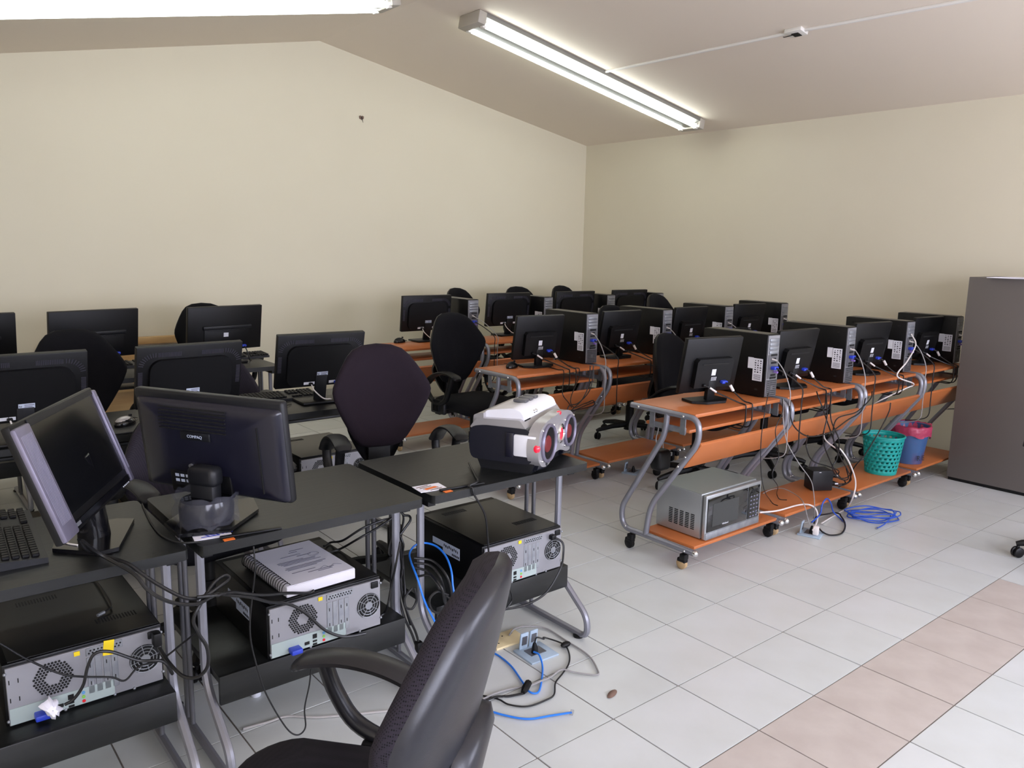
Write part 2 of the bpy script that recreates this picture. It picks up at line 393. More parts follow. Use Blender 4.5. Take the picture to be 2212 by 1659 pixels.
# ---------------------------------------------------------------- grey cabinet, wooden bench
c = thing('filing_cabinet', 'tall plain grey cabinet with papers on top, near the right wall', 'cabinet', (3.56, -.092, 0))
MB().box((.225, -.45, .70), (.45, .90, 1.36), bev=.004).build('body', 'cabinet', c)
MB().box((.225, -.45, .012), (.44, .88, .024)).build('plinth', 'plastic', c)
for k in (0, 1): MB().box((.225, -.904, .36+k*.66), (.43, .012, .62), bev=.003).build('door', 'cabinet', c)
for k, (dx, dy, a) in enumerate(((.07, -.26, .1), (.06, -.34, -.2), (.13, -.5, .3))):
    tag(MB().box((3.56+dx, -.092+dy, 1.3815+k*.004), (.21, .297, .004), rz=a).build('paper_sheet', 'paper'), ['white paper sheet lying at the bottom of the pile on the grey cabinet', 'white paper sheet lying between two others on the grey cabinet', 'white paper sheet lying uppermost on the grey cabinet'][k], 'paper')
b = thing('wooden_bench', 'pale wooden bench standing along the gable wall', 'bench', (-.58, 4.1, 0))
MB().box((0, .2, .745), (1.1, .06, .055), bev=.006).build('back_rail', 'wood', b)
MB().box((0, .21, .56), (1.06, .025, .26)).build('back_panel', 'wood', b)
MB().box((0, .02, .43), (1.1, .38, .03), bev=.004).build('seat', 'wood', b)
for x in (-.5, .5):
    for y in (-.13, .19): MB().box((x, y, .21), (.06, .05, .42)).build('leg', 'wood', b)
MB().box((0, -.13, .3), (1.0, .02, .24)).build('apron', 'wood', b)
# ---------------------------------------------------------------- computers
def bars(mb, x0, x1, z0, z1, rows, y, seed=1, h=.45, d=.0006):
    rnd = random.Random(seed); st = (z1-z0)/rows
    for i in range(rows):
        mb.box(((x0+x0+(x1-x0)*rnd.uniform(.5, 1))/2, y, z1-st*(i+.5)), ((x1-x0)*rnd.uniform(.5, 1), d, st*h))
    return mb
def make_lying():
    t = thing('desktop_computer', '', 'computer'); W, D, H = .385, .45, .17
    MB().box((0, D/2+.004, H/2), (W, D-.008, H), bev=.004).build('case', 'case', t)
    tpn = MB().box((.005, D/2-.01, H+.001), (W-.02, D-.05, .003)).build('top_cover', 'case_top', t)
    v = MB()
    for k, (x, y) in enumerate(((-.06, .37), (.10, .12))):
        for i in range(14): v.box((x-.05+i*.0078, y, H+.003), (.003, .03, .001))
    v.build('vent_slots', 'hole', tpn)
    rp = MB().box((0, .001, H/2), (W-.012, .008, H-.012), bev=.001, seg=1).build('rear_panel', 'rear_metal', t)
    y = -.0035
    MB().box((-.062, y, .030), (.245, .003, .044)).build('io_shield', 'rear_shield', t)
    h = MB(); cx, cz_, rr = -.082, .105, .048
    for i in range(-7, 8):
        for j in range(-7, 8):
            x = (i+.5*(j % 2))*.0080; z = j*.0070
            if .017 < math.hypot(x, z) < rr: h.cyl((cx+x, y, cz_+z), (cx+x, y-.0008, cz_+z), .0034, n=6)
    h.build('vent_holes', 'hole', rp)
    MB().cyl((.143, y, .085), (.143, y-.0012, .085), .041, n=28).build('fan_opening', 'hole', t)
    g = MB()
    for r_ in (.012, .021, .030, .039): g.tube([(.143+r_*math.cos(a), y-.003, .085+r_*math.sin(a)) for a in [2*PI*k/24 for k in range(24)]], .0013, 5, closed=True)
    for k in range(8):
        a = PI*k/4+.2; g.cyl((.143+.012*math.cos(a), y-.003, .085+.012*math.sin(a)), (.143+.042*math.cos(a), y-.003, .085+.042*math.sin(a)), .0013, n=5)
    g.cyl((.143, y-.001, .085), (.143, y-.004, .085), .012)
    g.build('fan_guard', 'galv', t)
    for k in range(4): MB().box((.005+k*.020, y, .082), (.016, .003, .104), bev=.001, seg=1).build('slot_cover', 'galv', t)
    tb = MB().box((.042, y, .150), (.09, .004, .022), bev=.001, seg=1).build('retainer_bar', 'galv', t); q = MB()
    for i in range(9):
        for j in range(2): q.cyl((.004+i*.0092+.004*j, y-.002, .146+j*.007), (.004+i*.0092+.004*j, y-.0028, .146+j*.007), .0026, n=6)
    q.build('bar_holes', 'hole', tb)
    q = MB()
    for x in (-.180, -.160): q.box((x, y+.001, .075), (.0025, .002, .012)).box((x, y+.001, .125), (.0025, .002, .012))
    for x in (.005, .045, .065): q.box((x, y-.002, .06), (.002, .001, .01)).box((x, y-.002, .11), (.002, .001, .01))
    q.build('slits', 'hole', t)
    MB().box((.165, y-.002, .150), (.026, .006, .022), bev=.003).build('power_socket', 'plastic', t)
    MB().box((-.024, y-.001, .154), (.014, .001, .012)).build('warning_sticker', 'yellow', t)
    vg = MB().box((-.115, y-.001, .020), (.034, .004, .012), bev=.002).build('video_port', 'vga_blue', t)
    MB().box((-.115, y-.016, .018), (.036, .030, .016), bev=.004).build('plug', 'vga_blue', vg)
    q = MB()
    for x, z, sx, sz in ((-.072, .022, .016, .010), (-.046, .038, .014, .014), (-.046, .022, .014, .006), (-.046, .012, .014, .006)): q.box((x, y-.001, z), (sx, .003, sz))
    q.build('ports', 'hole', t)
    for k, m in enumerate(('red', 'green', 'jack_blue')): MB().cyl((-.016, y, .016+k*.012), (-.016, y-.003, .016+k*.012), .0045, n=10).build('audio_jack', m, t)
    for x, z in ((-.188, .15), (-.188, .02), (.188, .15), (.188, .03), (-.06, .006), (.06, .006), (.11, .006)): MB().ball((x, y, z), .0045, 8, 5).build('screw', 'galv', t)
    xl = -W/2-.0006
    lb = MB().box((xl, .20, .095), (.0012, .11, .045)).build('rating_label', 'label_blue', t)
    MB().box((xl, .29, .105), (.0012, .07, .024)).build('serial_label', 'label_blue', t)
    q = MB()
    for i in range(9): q.box((xl-.0008, .245-.011*i, .105-.002*(i % 3)), (.0006, .005+.002*(i % 2), .010))
    for i in range(5): q.box((xl-.0008, .19-.01*i, .082), (.0006, .007, .008))
    q.build('label_print', 'print_dark', lb)
    return t
lp = make_lying(); u = []; LG = 'black desktop computers lying on desk shelves'
place(lp, u, 'black desktop computer lying on its side with a yellow barcode sticker on its metal rear', (-1.737, -.046, .2842), 0, LG)
MB().box((.052, -.006, .148), (.026, .0012, .042), rot=Matrix.Rotation(.12, 4, 'Y')).build('barcode_sticker', 'yellow', lp)
for x, y, l in ((-1.078, -.125, 'black desktop computer lying under a white spiral notebook'), (-.275, -.125, 'black desktop computer lying on the shelf below the radio'),
                (-.30, 1.36, 'black desktop computer lying below the chair in the middle black row'), (-1.05, 1.30, 'black desktop computer on the middle black row, second shelf from the orange desks')):
    o = place(lp, u, l, (x, y, .2842), 0, LG)
    for ch in list(o.children):
        if ch.name.startswith('barcode'): bpy.data.objects.remove(ch)
def make_tower():
    t = thing('slim_computer', '', 'computer'); W, D, H = .105, .41, .328    # origin: middle of the rear lower edge
    MB().box((0, D/2, H/2+.004), (W, D, H), bev=.003).build('case', 'case', t)
    MB().box((0, D/2, H+.005), (W-.008, D-.02, .002)).build('top_cover', 'case_top', t)
    MB().box((0, -.001, H/2+.004), (W-.008, .006, H-.01)).build('rear_panel', 'rear_metal', t)
    for k in range(4): MB().box((.002, -.006, H-.026-k*.021), (W-.026, .006, .017), bev=.003).build('slot_cover', 'galv', t)
    MB().box((.0, -.005, .165), (W-.022, .003, .125)).build('io_shield', 'steel_dark', t)
    MB().box((0, -.006, .052), (W-.02, .004, .088)).build('vent_plate', 'steel_dark', t)
    q = MB()
    for i in range(8):
        for j in range(8):
            if not (2 < i < 5 and 2 < j < 5): q.cyl((-.034+i*.0097, -.008, .016+j*.0105), (-.034+i*.0097, -.0088, .016+j*.0105), .0032, n=6)
    q.build('vent_holes', 'hole', t)
    q = MB()
    for z, w_ in ((.225, .05), (.205, .03), (.185, .045), (.12, .04), (.105, .05)): q.box((.005, -.0075, z), (w_, .003, .010))
    q.build('ports', 'hole', t)
    a = MB().box((.0, -.018, .158), (.036, .028, .018), bev=.004).build('video_plug', 'vga_blue', t)
    a = MB().cyl((.012, -.008, .137), (.012, -.03, .135), .006, n=10).build('keyboard_plug', 'ps2_purple', t)
    a = MB().cyl((-.012, -.008, .205), (-.012, -.035, .20), .005, n=10).build('network_plug', 'cable_white', t)
    xl = -W/2-.0006
    lb = MB().box((xl, .048, .145), (.0012, .058, .118)).build('rating_label', 'label_white', t)
    MB().box((xl, .092, .177), (.0012, .034, .058)).build('serial_label', 'label_white', t)
    q = MB()
    for i in range(6):
        for j in range(3): q.box((xl-.0008, .03+.016*j, .192-.012*i), (.0006, .010-.003*((i+j) % 3), .006))
    for i in range(6): q.box((xl-.0008, .048, .118-.005*i), (.0006, .044, .0018))
    q.build('label_print', 'print_dark', lb)
    q = MB()
    for z in (.04, .30): q.box((xl, .05, z), (.001, .018, .008)).box((xl, .36, z), (.001, .018, .008))
    q.build('catches', 'hole', t)
    for y in (.05, .36): MB().box((0, y, .002), (W-.02, .03, .004)).build('foot', 'plastic', t)
    return t
def hang(root, plug, local, world, r_, m):
    """a cable fixed to one plug of a placed thing: first points in the thing's frame, the rest in the room"""
    p = [c for c in root.children if c.name.split('.')[0] == plug][0]
    I = (Matrix.Translation(root.location) @ Matrix.Rotation(root.rotation_euler.z, 4, 'Z')).inverted()
    MB().tube(spline([Vector(q) for q in local] + [I @ Vector(q) for q in world], 6), r_, 6).build('cable', m, p)
tw = make_tower(); u = []
TX = {1: (1.54, 2.337, 3.085, 3.835), 2: (1.589, 2.346, 3.075, 3.84), 3: (1.66, 2.462, 3.235, 3.92)}
towers = []
for r_, (x0, y0) in ROWS.items():
    for i in range(4):
        o = place(tw, u, 'slim black computer tower beside the monitor %s %s' % (PN[i], RN[r_]), (TX[r_][i], y0+{1: .107, 2: .17, 3: .20}[r_], OZ), {0: -.02, 1: .03, 2: -.01, 3: .02}[i], 'slim computers on the orange desks')
        towers.append((o, r_, i))
for o, r_, i in towers:
    x0, y0 = ROWS[r_]; P = PITCH_R[r_]; xa, xb = x0+i*P+W_O-.032, x0+(i+1)*P+.032
    xn, xv = (xa, xb) if r_ < 3 and i < 3 else (xa-.03, xa) if i == 3 else (xb+.03, xb)
    for plug, x, z0, m, rr, xo in (('video_plug', xv, .158, 'cable', .0035, 0), ('network_plug', xn, .20, 'cable_grey', .003, -.012)):
        yr = o.location.y
        hang(o, plug, [(xo, -.03, z0), (xo, -.042, z0-.004)], [((x+o.location.x+xo)/2, (yr-.045+y0-.016)/2, OZ+z0*.72), (x, y0-.014, OZ+.055), (x, y0-.017, .745), (x, y0-.017, .60), (x, y0-.014, .49), (x, y0+.04, .452), (x, y0+.13, .43)], rr, m)

# ---------------------------------------------------------------- monitors
def panel_xf(zb, tilt, yo=0.): return Matrix.Translation((0, yo, zb)) @ Matrix.Rotation(tilt, 4, 'X')   # positive tilt leans the top towards -Y
def make_lcd5(tilt):
    """small squarish monitor with a raised block on its back"""
    t = thing('monitor', '', 'monitor'); W, H = .36, .285; M = panel_xf(.05, tilt)
    MB(M).box((0, .012, H/2), (W, .028, H), bev=.006).build('bezel', 'plastic', t)
    MB(M).box((0, .0268, H/2+.005), (W-.03, .002, H-.04)).build('screen', 'screen', t)
    b = MB(M); b.prism([(-.115, .035), (.115, .035), (.118, .17), (.105, .185), (-.105, .185), (-.118, .17)], -.032, .0, 'y'); hb = b.build('rear_housing', 'plastic', t)
    MB(M).box((0, -.0325, .158), (.17, .004, .01), bev=.002).build('handle_slot', 'hole', hb)
    MB(M).box((-.005, -.0328, .115), (.026, .001, .032)).build('rating_label', 'label_white', hb)
    q = MB(M)
    for i in range(4):
        for j in range(3): q.box((-.012+.009*i, -.033, .088-.007*j), (.005, .0008, .004))
    q.build('approval_marks', 'label_white', hb)
    MB().box((0, -.028, .070), (.05, .028, .13), bev=.006, rot=Matrix.Rotation(tilt*.5, 4, 'X')).build('neck', 'plastic', t)
    MB().prism([(-.105, .06), (-.115, -.03), (-.06, -.082), (.06, -.082), (.115, -.03), (.105, .06)], .002, .014, 'z').build('base', 'plastic', t)
    p = MB(M).box((-.055, -.034, .050), (.02, .022, .014), bev=.004).build('power_plug', 'plastic', t)
    P0 = M @ Vector((-.055, -.045, .05))
    MB().tube(spline([P0+Vector((.018, -.014, -.008)), P0+Vector((.05, -.026, -.03))], 3), .0052, 8).build('cable_tag', 'cable_white', p)
    v = MB(M).box((.068, -.036, .062), (.036, .03, .015), bev=.004).build('video_plug', 'vga_blue', t)
    P1 = M @ Vector((.07, -.05, .062))
    MB().tube(spline([P1+Vector((.014, -.019, -.011)), P1+Vector((.028, -.029, -.04))], 3), .0075, 8).build('cable_tag', 'cable_white', v)
    return t, P0, P1
def make_hp(W, H, tilt, ridge=False):
    t = thing('monitor', '', 'monitor'); M = panel_xf(.085, tilt)
    MB(M).box((0, .012, H/2), (W, .03, H), bev=.004).build('bezel', 'plastic', t)
    MB(M).box((0, .0275, H/2+.008), (W-.035, .002, H-.05)).build('screen', 'screen', t)
    if ridge:
        MB(M).box((.01, -.010, H*.53), (W*.66, .02, .028), bev=.008).build('ridge', 'plastic_soft', t)
        hb = MB(M).box((.01, -.004, H*.28), (W*.62, .012, H*.42), bev=.005).build('rear_housing', 'plastic', t)
        q = MB(M)
        for i in range(34): q.box((-W*.26+i*W*.0162, -.0105, H*.46), (.003, .001, .007))
        q.build('vent_slots', 'plastic_soft', hb)
        MB(M).box((.0, -.0105, H*.36), (.034, .001, .028)).build('rating_label', 'label_white', hb)
    else:
        hb = MB(M); hb.prism(rrect(-W*.39, W*.39, .012, H*.80, .05, 6), -.022, 0, 'y'); hb = hb.build('rear_housing', 'plastic', t)
        q = MB(M)
        for s in (-1, 1):
            for i in range(16): q.box((s*(W*.10+i*.0062), -.0035, H*.87), (.0028, .002, .020))
            for i in range(9):
                a = R(90-10*i); cx = s*W*.33; q.box((cx+s*math.cos(a)*.062, -.0035, H*.67+math.sin(a)*.058), (.0028, .002, .020), rot=Matrix.Rotation(s*(PI/2-a), 4, 'Y'))
            for i in range(14): q.box((s*W*.465, -.0035, H*.60-i*.0062), (.018, .002, .0028))
        q.build('vent_slots', 'grey_plastic', hb)
        lb = MB(M).box((.005, -.0225, H*.27), (.058, .001, .020)).build('maker_label', 'label_blue', hb)
        text('label_mark', 'hp', .011, 'print_dark', M @ Matrix.Translation((-.0165, -.0235, H*.27)) @ FACE_BACK, lb)
        MB(M).box((.014, -.0232, H*.27+.004), (.034, .0006, .003)).box((.011, -.0232, H*.27-.003), (.028, .0006, .003)).build('label_print', 'print', lb)
        for x, w_ in ((-.075, .032), (-.045, .022), (.06, .034)): MB(M).box((x, -.0225, H*.10), (w_, .001, .014)).build('port_label', 'label_white', hb)
    MB().box((0, -.018, .075), (.062, .016, .15), bev=.003, rot=Matrix.Rotation(.25, 4, 'X')).build('neck', 'plastic_soft' if not ridge else 'plastic', t)
    MB().box((0, -.05 if ridge else .01, .008), (.22, .12 if ridge else .16, .014), bev=.006).build('base', 'plastic', t)
    v = MB(M).box((W*.24 if ridge else .085, -.022, H*.09), (.03, .022, .014), bev=.003).build('video_plug', 'vga_blue', t)
    P1 = M @ Vector((W*.24 if ridge else .085, -.03, H*.09))
    MB().tube(spline([P1, P1+Vector((.004, -.014, -.02)), P1+Vector((.012, -.022, -.05)), (P1.x+.026, P1.y-.016, .010), (P1.x+.05, P1.y+.01, .0052), (P1.x+.055, P1.y+.04, .0052)]), .004, 6).build('cable', 'cable', v)
    p = MB(M).box((-.055, -.028, H*.09), (.02, .018, .014), bev=.003).build('power_plug', 'plastic', t)
    P0 = M @ Vector((-.055, -.035, H*.09))
    MB().tube(spline([P0, P0+Vector((.01, -.015, -.03)), P0+Vector((.05, -.03, -.07)), (.04, -.05, .02), (.07, .0, .006)]), .0035, 6).build('cable', 'cable_white' if not ridge else 'cable', p)
    return t
GM = 'small square monitors on the orange desks'
poses = {(1, 0): (1.164, .165, -.2), (1, 1): (1.917, .165, -.07), (1, 2): (2.782, .172, -.14), (1, 3): (3.585, .185, -.08),
         (2, 0): (1.205, 1.53, -.135), (2, 1): (1.968, 1.545, -.055), (2, 2): (2.731, 1.55, -.056), (2, 3): (3.50, 1.56, -.15)}
m5, P0, P1 = make_lcd5(.19); u = []; small = []
for (r_, i), (x, y, a) in poses.items():
    small.append((place(m5, u, 'small square black monitor on the desk %s %s' % (PN[i], RN[r_]), (x, y, OZ), a, GM), r_))
for o, r_ in small:
    e = ROWS[r_][1]+.05                      # the tabletop edge the leads hang over
    for plug, q, lo, dx in (('power_plug', P0, [(0, 0, 0), (.018, -.014, -.008), (.05, -.026, -.03)], .125), ('video_plug', P1, [(0, 0, 0), (.014, -.019, -.011), (.028, -.029, -.04)], .055)):
        x = o.location.x+q.x+dx
        hang(o, plug, [q+Vector(v) for v in lo], [(x-.015, e+.035, OZ+.016), (x, e+.008, OZ+.0065), (x+.001, e-.008, OZ+.002), (x+.002, e-.0105, OZ-.02), (x+.002, e-.009, OZ-.085), (x+.004, e+.012, OZ-.118), (x+.01, e+.07, OZ-.122), (x+.03, e+.16, OZ-.122)], .0037, 'cable')
hp = make_hp(.45, .28, .11); u = []
for i, (x, y, a) in enumerate(((1.335, 3.02, -.01), (2.165, 3.02, -.04), (2.917, 2.99, -.06), (3.63, 2.98, -.06))):
    place(hp, u, 'black widescreen monitor on the desk %s %s' % (PN[i], RN[3]), (x, y, OZ), a, 'widescreen monitors on the orange desks')
hp2 = make_hp(.46, .285, .25); u = []
for i, (x, y, a) in enumerate(((-.326, 1.475, -.07), (-1.012, 1.36, .04), (-1.653, 1.36, .02))):
    place(hp2, u, 'wide black monitor on the middle black row, %s the orange desks' % ('next to', 'second from', 'third from')[i], (x, y, BZ), a, 'monitors on the middle black row')
hp3 = make_hp(.52, .30, .15, True); u = []
for i, (x, y, a) in enumerate(((-.239, 3.08, .12), (-1.03, 3.10, .16), (-1.70, 3.08, .1))):
    place(hp3, u, 'ridge-backed wide monitor by the gable wall, %s the orange desks' % ('next to', 'second from', 'third from')[i], (x, y, BZ), a, 'ridge-backed monitors by the gable wall')

# big monitor seen from behind, its stand wrapped in clear plastic
cb = Vector((-1.40, -.03, BZ)); C0 = Vector((-1.359, .028, .934))
RM = Matrix(((.508, .855, -.103), (-.862, .504, -.062), (-.001, .12, .993))).to_4x4()
M = Matrix.Translation(C0-cb) @ RM
t = thing('monitor', 'large glossy dark monitor with its stand wrapped in clear plastic', 'monitor', cb)
W, H = .53, .307
MB(M).box((0, .012, 0), (W, .03, H), bev=.010, seg=3).build('bezel', 'plastic_soft', t)
MB(M).box((0, .0275, .008), (W-.04, .002, H-.06)).build('screen', 'screen', t)
sh = MB(M); sh.pillow(rrect(-W/2+.012, W/2-.004, -H/2+.004, H/2-.022, .012, 4), [(1, 0), (.985, -.010), (.90, -.020), (.55, -.030), (0, -.033)], lambda a, b, d: (a, d, b)); sh = sh.build('back_shell', 'plastic_sheen', t, 60)
q = MB(M)
def shell_y(z): return float(np.interp(abs(z)/(H/2), [0, .55, .9, .985, 1], [-.033, -.030, -.020, -.010, 0]))
for i in range(7): z = H*.37-.0105*i; q.box((-.035, shell_y(z+.006)-.0005, z), (.24, .004, .0036))
q.box((.19, shell_y(.1)+.0005, -.02), (.003, .006, .20))
q.build('vent_slots', 'hole', sh)
bdg = MB(M).box((-.022, -.0355, .035), (.105, .008, .026), bev=.008).build('badge', 'plastic_soft', sh)
text('badge_text', 'COMPAQ', .0125, 'label_blue', M @ Matrix.Translation((-.022, -.0402, .035)) @ FACE_BACK, bdg)
for x in (-.055, .03): MB(M).cyl((x, -.028, -.06), (x, -.038, -.06), .006, n=10).build('mount_screw', 'galv', sh)
ch = MB(M).box((-.03, -.024, -.115), (.22, .016, .07), bev=.004).build('cable_hood', 'plastic', sh)
lb = MB(M).box((-.085, -.0325, -.105), (.075, .001, .045)).build('rating_label', 'plastic_soft', ch)
q = MB(M)
for k in range(8): q.box((-.113+.0195*(k % 4), -.0332, -.096-.016*(k//4)), (.014, .0006, .009))
q.build('label_print', 'label_blue', lb)
MB().box((.0, -.0, .15), (.095, .055, .06), rz=-1.0, bev=.018, seg=3).build('hinge', 'plastic_soft', t)
MB().box((.0, -.0, .085), (.08, .045, .13), rz=-1.0, bev=.01).build('neck', 'plastic_soft', t)
MB().prism([(-.10, -.06), (.03, -.10), (.16, .02), (.19, .14), (.0, .16), (-.10, .06)], .004, .014, 'z').build('base', 'plastic_gloss', t)
MB().lathe([(.074, 0), (.076, .05), (.07, .07), (.035, .075)], (.0, -.0, .014), 20).build('base_hub', 'plastic_gloss', t)
wr = MB(); vs = []; n = 28
for z, rr in ((.02, .086), (.05, .090), (.085, .084), (.105, .090)):
    for k in range(n): vs.append((math.cos(2*PI*k/n)*(rr+.006*math.sin(7*k+z*90)), math.sin(2*PI*k/n)*(rr+.006*math.cos(5*k+z*60)), z+.006*math.sin(4*k)))
wr.add(vs, [(i*n+k, i*n+(k+1) % n, (i+1)*n+(k+1) % n, (i+1)*n+k) for i in range(3) for k in range(n)])
wr.build('plastic_wrap', 'clear', t, 180)

# monitor turned sideways with speakers at both sides of its screen
C0 = Vector((-1.715, -.01, .959)); cb = Vector((-1.70, .03, BZ))
rgt = Vector((.489, .872, -.009)).normalized(); upv = Vector((-.28, .167, .945)); upv = (upv-rgt*upv.dot(rgt)).normalized(); fy = upv.cross(rgt)
M = Matrix(((rgt.x, fy.x, upv.x, C0.x-cb.x), (rgt.y, fy.y, upv.y, C0.y-cb.y), (rgt.z, fy.z, upv.z, C0.z-cb.z), (0, 0, 0, 1)))
t = thing('monitor', 'black monitor with silver side speakers, turned to show its dark screen', 'monitor', cb); W, H = .54, .30
MB(M).box((0, .008, 0), (W, .022, H), bev=.006).build('bezel', 'plastic', t)
MB(M).box((.03, -.0035, .018), (W-.105, .002, H-.055)).build('screen', 'screen', t)
MB(M).box((.03, -.005, H/2-.012), (W-.105, .004, .018), bev=.001, seg=1).build('top_bezel', 'plastic_soft', t)
MB(M).box((.03, -.005, -H/2+.018), (W-.105, .004, .016)).build('lower_bezel', 'plastic_gloss', t)
for s, w_ in ((-1, .082), (1, .022)):
    sp = MB(M).box((s*(W/2-w_/2), -.004, -.004), (w_, .016, H-.012), bev=.006).build('speaker', 'silver_plastic', t); q = MB(M)
    for i in range(9 if s < 0 else 2): q.box((-W/2+.012+i*.0066 if s < 0 else W/2-.014+i*.006, -.0122, .005), (.002, .001, H-.075))
    q.build('grille', 'silver_light', sp)
q = MB(M)
for i in range(5): q.box((W/2-.09+i*.012, -.0055, -H/2+.006), (.004, .002, .003))
q.build('buttons', 'label_white', t)
MB(M).box((-W/2+.10, -.0075, -H/2+.018), (.026, .001, .009)).build('logo_plate', 'galv', t)
MB().tube([(.02, .02, .012), (.01, .012, .14), (-.01, .005, .24)], [.042, .035, .03], 12).build('neck', 'plastic_gloss', t)
MB().prism([(-.09, -.03), (.0, -.125), (.05, -.12), (.14, .09), (.10, .12), (-.05, .12)], .002, .013, 'z').build('base', 'plastic_gloss', t)
# ---------------------------------------------------------------- office chairs
SP = [(0, .575), (.06, .577), (.098, .590), (.128, .625), (.158, .675), (.188, .73), (.213, .785), (.229, .83), (.233, .855), (.228, .88), (.208, .92), (.178, .968), (.15, 1.008), (.118, 1.038), (.07, 1.056), (0, 1.062)]
OUT = [(x, z) for x, z in SP] + [(-x, z) for x, z in SP[-2:0:-1]]
def make_chair(fab, shell, seatf='fabric', rec=.10, bdz=0, y0=.235, th=1., az=0, kc=1.7):
    yb = lambda a, b: y0+rec*(b-.58)-kc*a*a; z_ = bdz
    """origin on the floor under the seat, facing -Y"""
    t = thing('office_chair', '', 'chair')
    MB().pillow(OUT, [(0, .034), (.4, .036), (.75, .034), (.92, .028), (.985, .014), (1, 0)], lambda a, b, d: (a, yb(a, b)-d*th, b+z_)).build('back_cushion', fab, t, 70)
    sh = MB().pillow(OUT, [(1, 0), (.99, -.014), (.94, -.026), (.8, -.034), (.4, -.040), (0, -.042)], lambda a, b, d: (a, yb(a, b)-d, b+z_)).build('back_shell', shell, t, 70)
    LOW = [(a*.62, .49+(b-.575)*.62) for a, b in OUT]
    MB().pillow(LOW, [(1, -.03), (.97, -.055), (.8, -.07), (0, -.078)], lambda a, b, d: (a, y0+rec*(b-.58)-d, b+z_)).build('post_cover', shell, sh, 70)
    MB().box((0, .255, .50), (.11, .03, .22), bev=.008).build('back_post', 'plastic', t)
    so = rrect(-.235, .235, -.24, .21, .10, 6)
    MB().pillow(so, [(0, .512), (.5, .512), (.85, .505), (.96, .49), (1, .468), (.985, .445), (.9, .435), (0, .432)], lambda a, b, d: (a, b, d-.02*max(0, -b-.12)/.12)).build('seat', seatf, t, 70)
    MB().box((0, 0, .42), (.22, .26, .03), bev=.006).build('mechanism', 'plastic', t)
    MB().cyl((0, 0, .09), (0, 0, .41), .026, n=16).cyl((0, 0, .09), (0, 0, .26), .034, n=16).build('gas_column', 'plastic', t)
    for s in (-1, 1):
        x = s*.262
        a = MB().tube(spline([(x, -.165, .632+az), (x, -.13, .65+az), (x, -.05, .662+az), (x, .04, .650+az), (x, .12, .615+az), (x, .18, .565+az)], 5), [.009]+[.011]*2+[.013]*23, 10, flat=2.9, up=(0, 0, 1)).build('armrest', shell, t, 60)
        MB().tube(spline([(x, -.10, .645+az), (x, -.075, .58+az*.8), (x, -.03, .515), (x, .05, .482), (x, .125, .50), (x, .175, .53+az*.6), (x, .185, .565+az)], 5), .016, 8, flat=1.3, up=(0, 0, 1)).build('arm_support', shell, a, 60)
        MB().box((x-s*.012, .06, .448), (.03, .15, .075), bev=.012).box((x-s*.08, .06, .415), (.16, .05, .016)).build('arm_bracket', 'plastic_soft', a)
        q = MB()
        for k in range(5): q.box((x, .025+k*.015, .468), (.040, .005, .075), bev=.0015, seg=1)
        q.build('arm_ribs', 'plastic', a)
    MB().cyl((0, 0, .065), (0, 0, .12), .045, .038, n=16).build('hub', 'plastic', t)
    for k in range(5):
        an = 2*PI*k/5+.3; c, s = math.cos(an), math.sin(an)
        l = MB().tube([(.03*c, .03*s, .105), (.16*c, .16*s, .098), (.27*c, .27*s, .078), (.295*c, .295*s, .07)], [.022, .02, .017, .012], 8, flat=1.1).build('base_leg', 'plastic', t)
        cx, cy = .285*c, .285*s; M = Matrix.Rotation(an+.6, 4, 'Z') @ Matrix.Rotation(R(90), 4, 'X')
        g = MB().cyl((cx, cy, .045), (cx, cy, .075), .008, n=8)
        for off in (-.012, .012):
            o = Matrix.Rotation(an+.6, 4, 'Z') @ Vector((0, off, 0)); g.lathe([(0, -.009), (.02, -.009), (.027, -.004), (.027, .004), (.02, .009), (0, .009)], (cx+o.x, cy+o.y, .027), 14, M)
        g.build('caster', 'plastic', l)
    return t
c1 = make_chair('fabric', 'plastic', az=.035); c2 = make_chair('fabric_plum', 'plastic_soft', az=.04); c3 = make_chair('fabric_mesh', 'chair_shell', 'fabric_seat', rec=.25, bdz=-.05, y0=.2, th=1.5, kc=.9); c4 = make_chair('fabric_mesh', 'plastic_soft', bdz=-.2, az=.03); c6 = make_chair('fabric', 'plastic', bdz=-.085, az=.02); c5 = make_chair('fabric', 'plastic', bdz=.075, az=.035)
GC = 'black office chairs'
c3.location = (-1.561, -1.071, 0); c3.rotation_euler = (0, 0, R(130+90)); tag(c3, 'dark office chair with a shiny shell back, standing in front of the black desks', 'chair', GC)
c2.location = (-.33, .72, 0); c2.rotation_euler = (0, 0, R(-14)); tag(c2, 'plum-black office chair between the radio desk and the middle black row', 'chair', GC)
c4.location = (-1.19, .64, 0); c4.rotation_euler = (0, 0, R(8)); tag(c4, 'dusty dark office chair behind the plastic-wrapped monitor stand', 'chair', GC)
u = []
for x, y, a, l in (
    (-1.27, 2.04, 6, 'black office chair behind the middle black row, third from the orange desks'),
    (-.15, 3.52, 0, 'black office chair against the gable wall behind the ridge-backed monitor'),
    (1.06, 2.00, 2, 'black office chair at the aisle end between the middle and back orange rows'),
    (2.66, 2.02, 0, 'black office chair at the second desk of the middle orange row'),
    (2.49, -1.19, 100, 'black office chair on the pink floor strip facing the grey cabinet')):
    place(c1, u, l, (x, y, 0), R(a), GC)
u = []
for x, y, a, l in (
    (2.20, 3.46, 18, 'black office chair by the gable wall, first from the aisle'),
    (2.85, 3.46, 0, 'black office chair by the gable wall, second from the aisle'),
    (3.47, 3.46, 10, 'black office chair by the gable wall, third from the aisle'),
    (3.30, 2.05, 12, 'black office chair at the third desk of the middle orange row')):
    place(c5, u, l, (x, y, 0), R(a), GC)
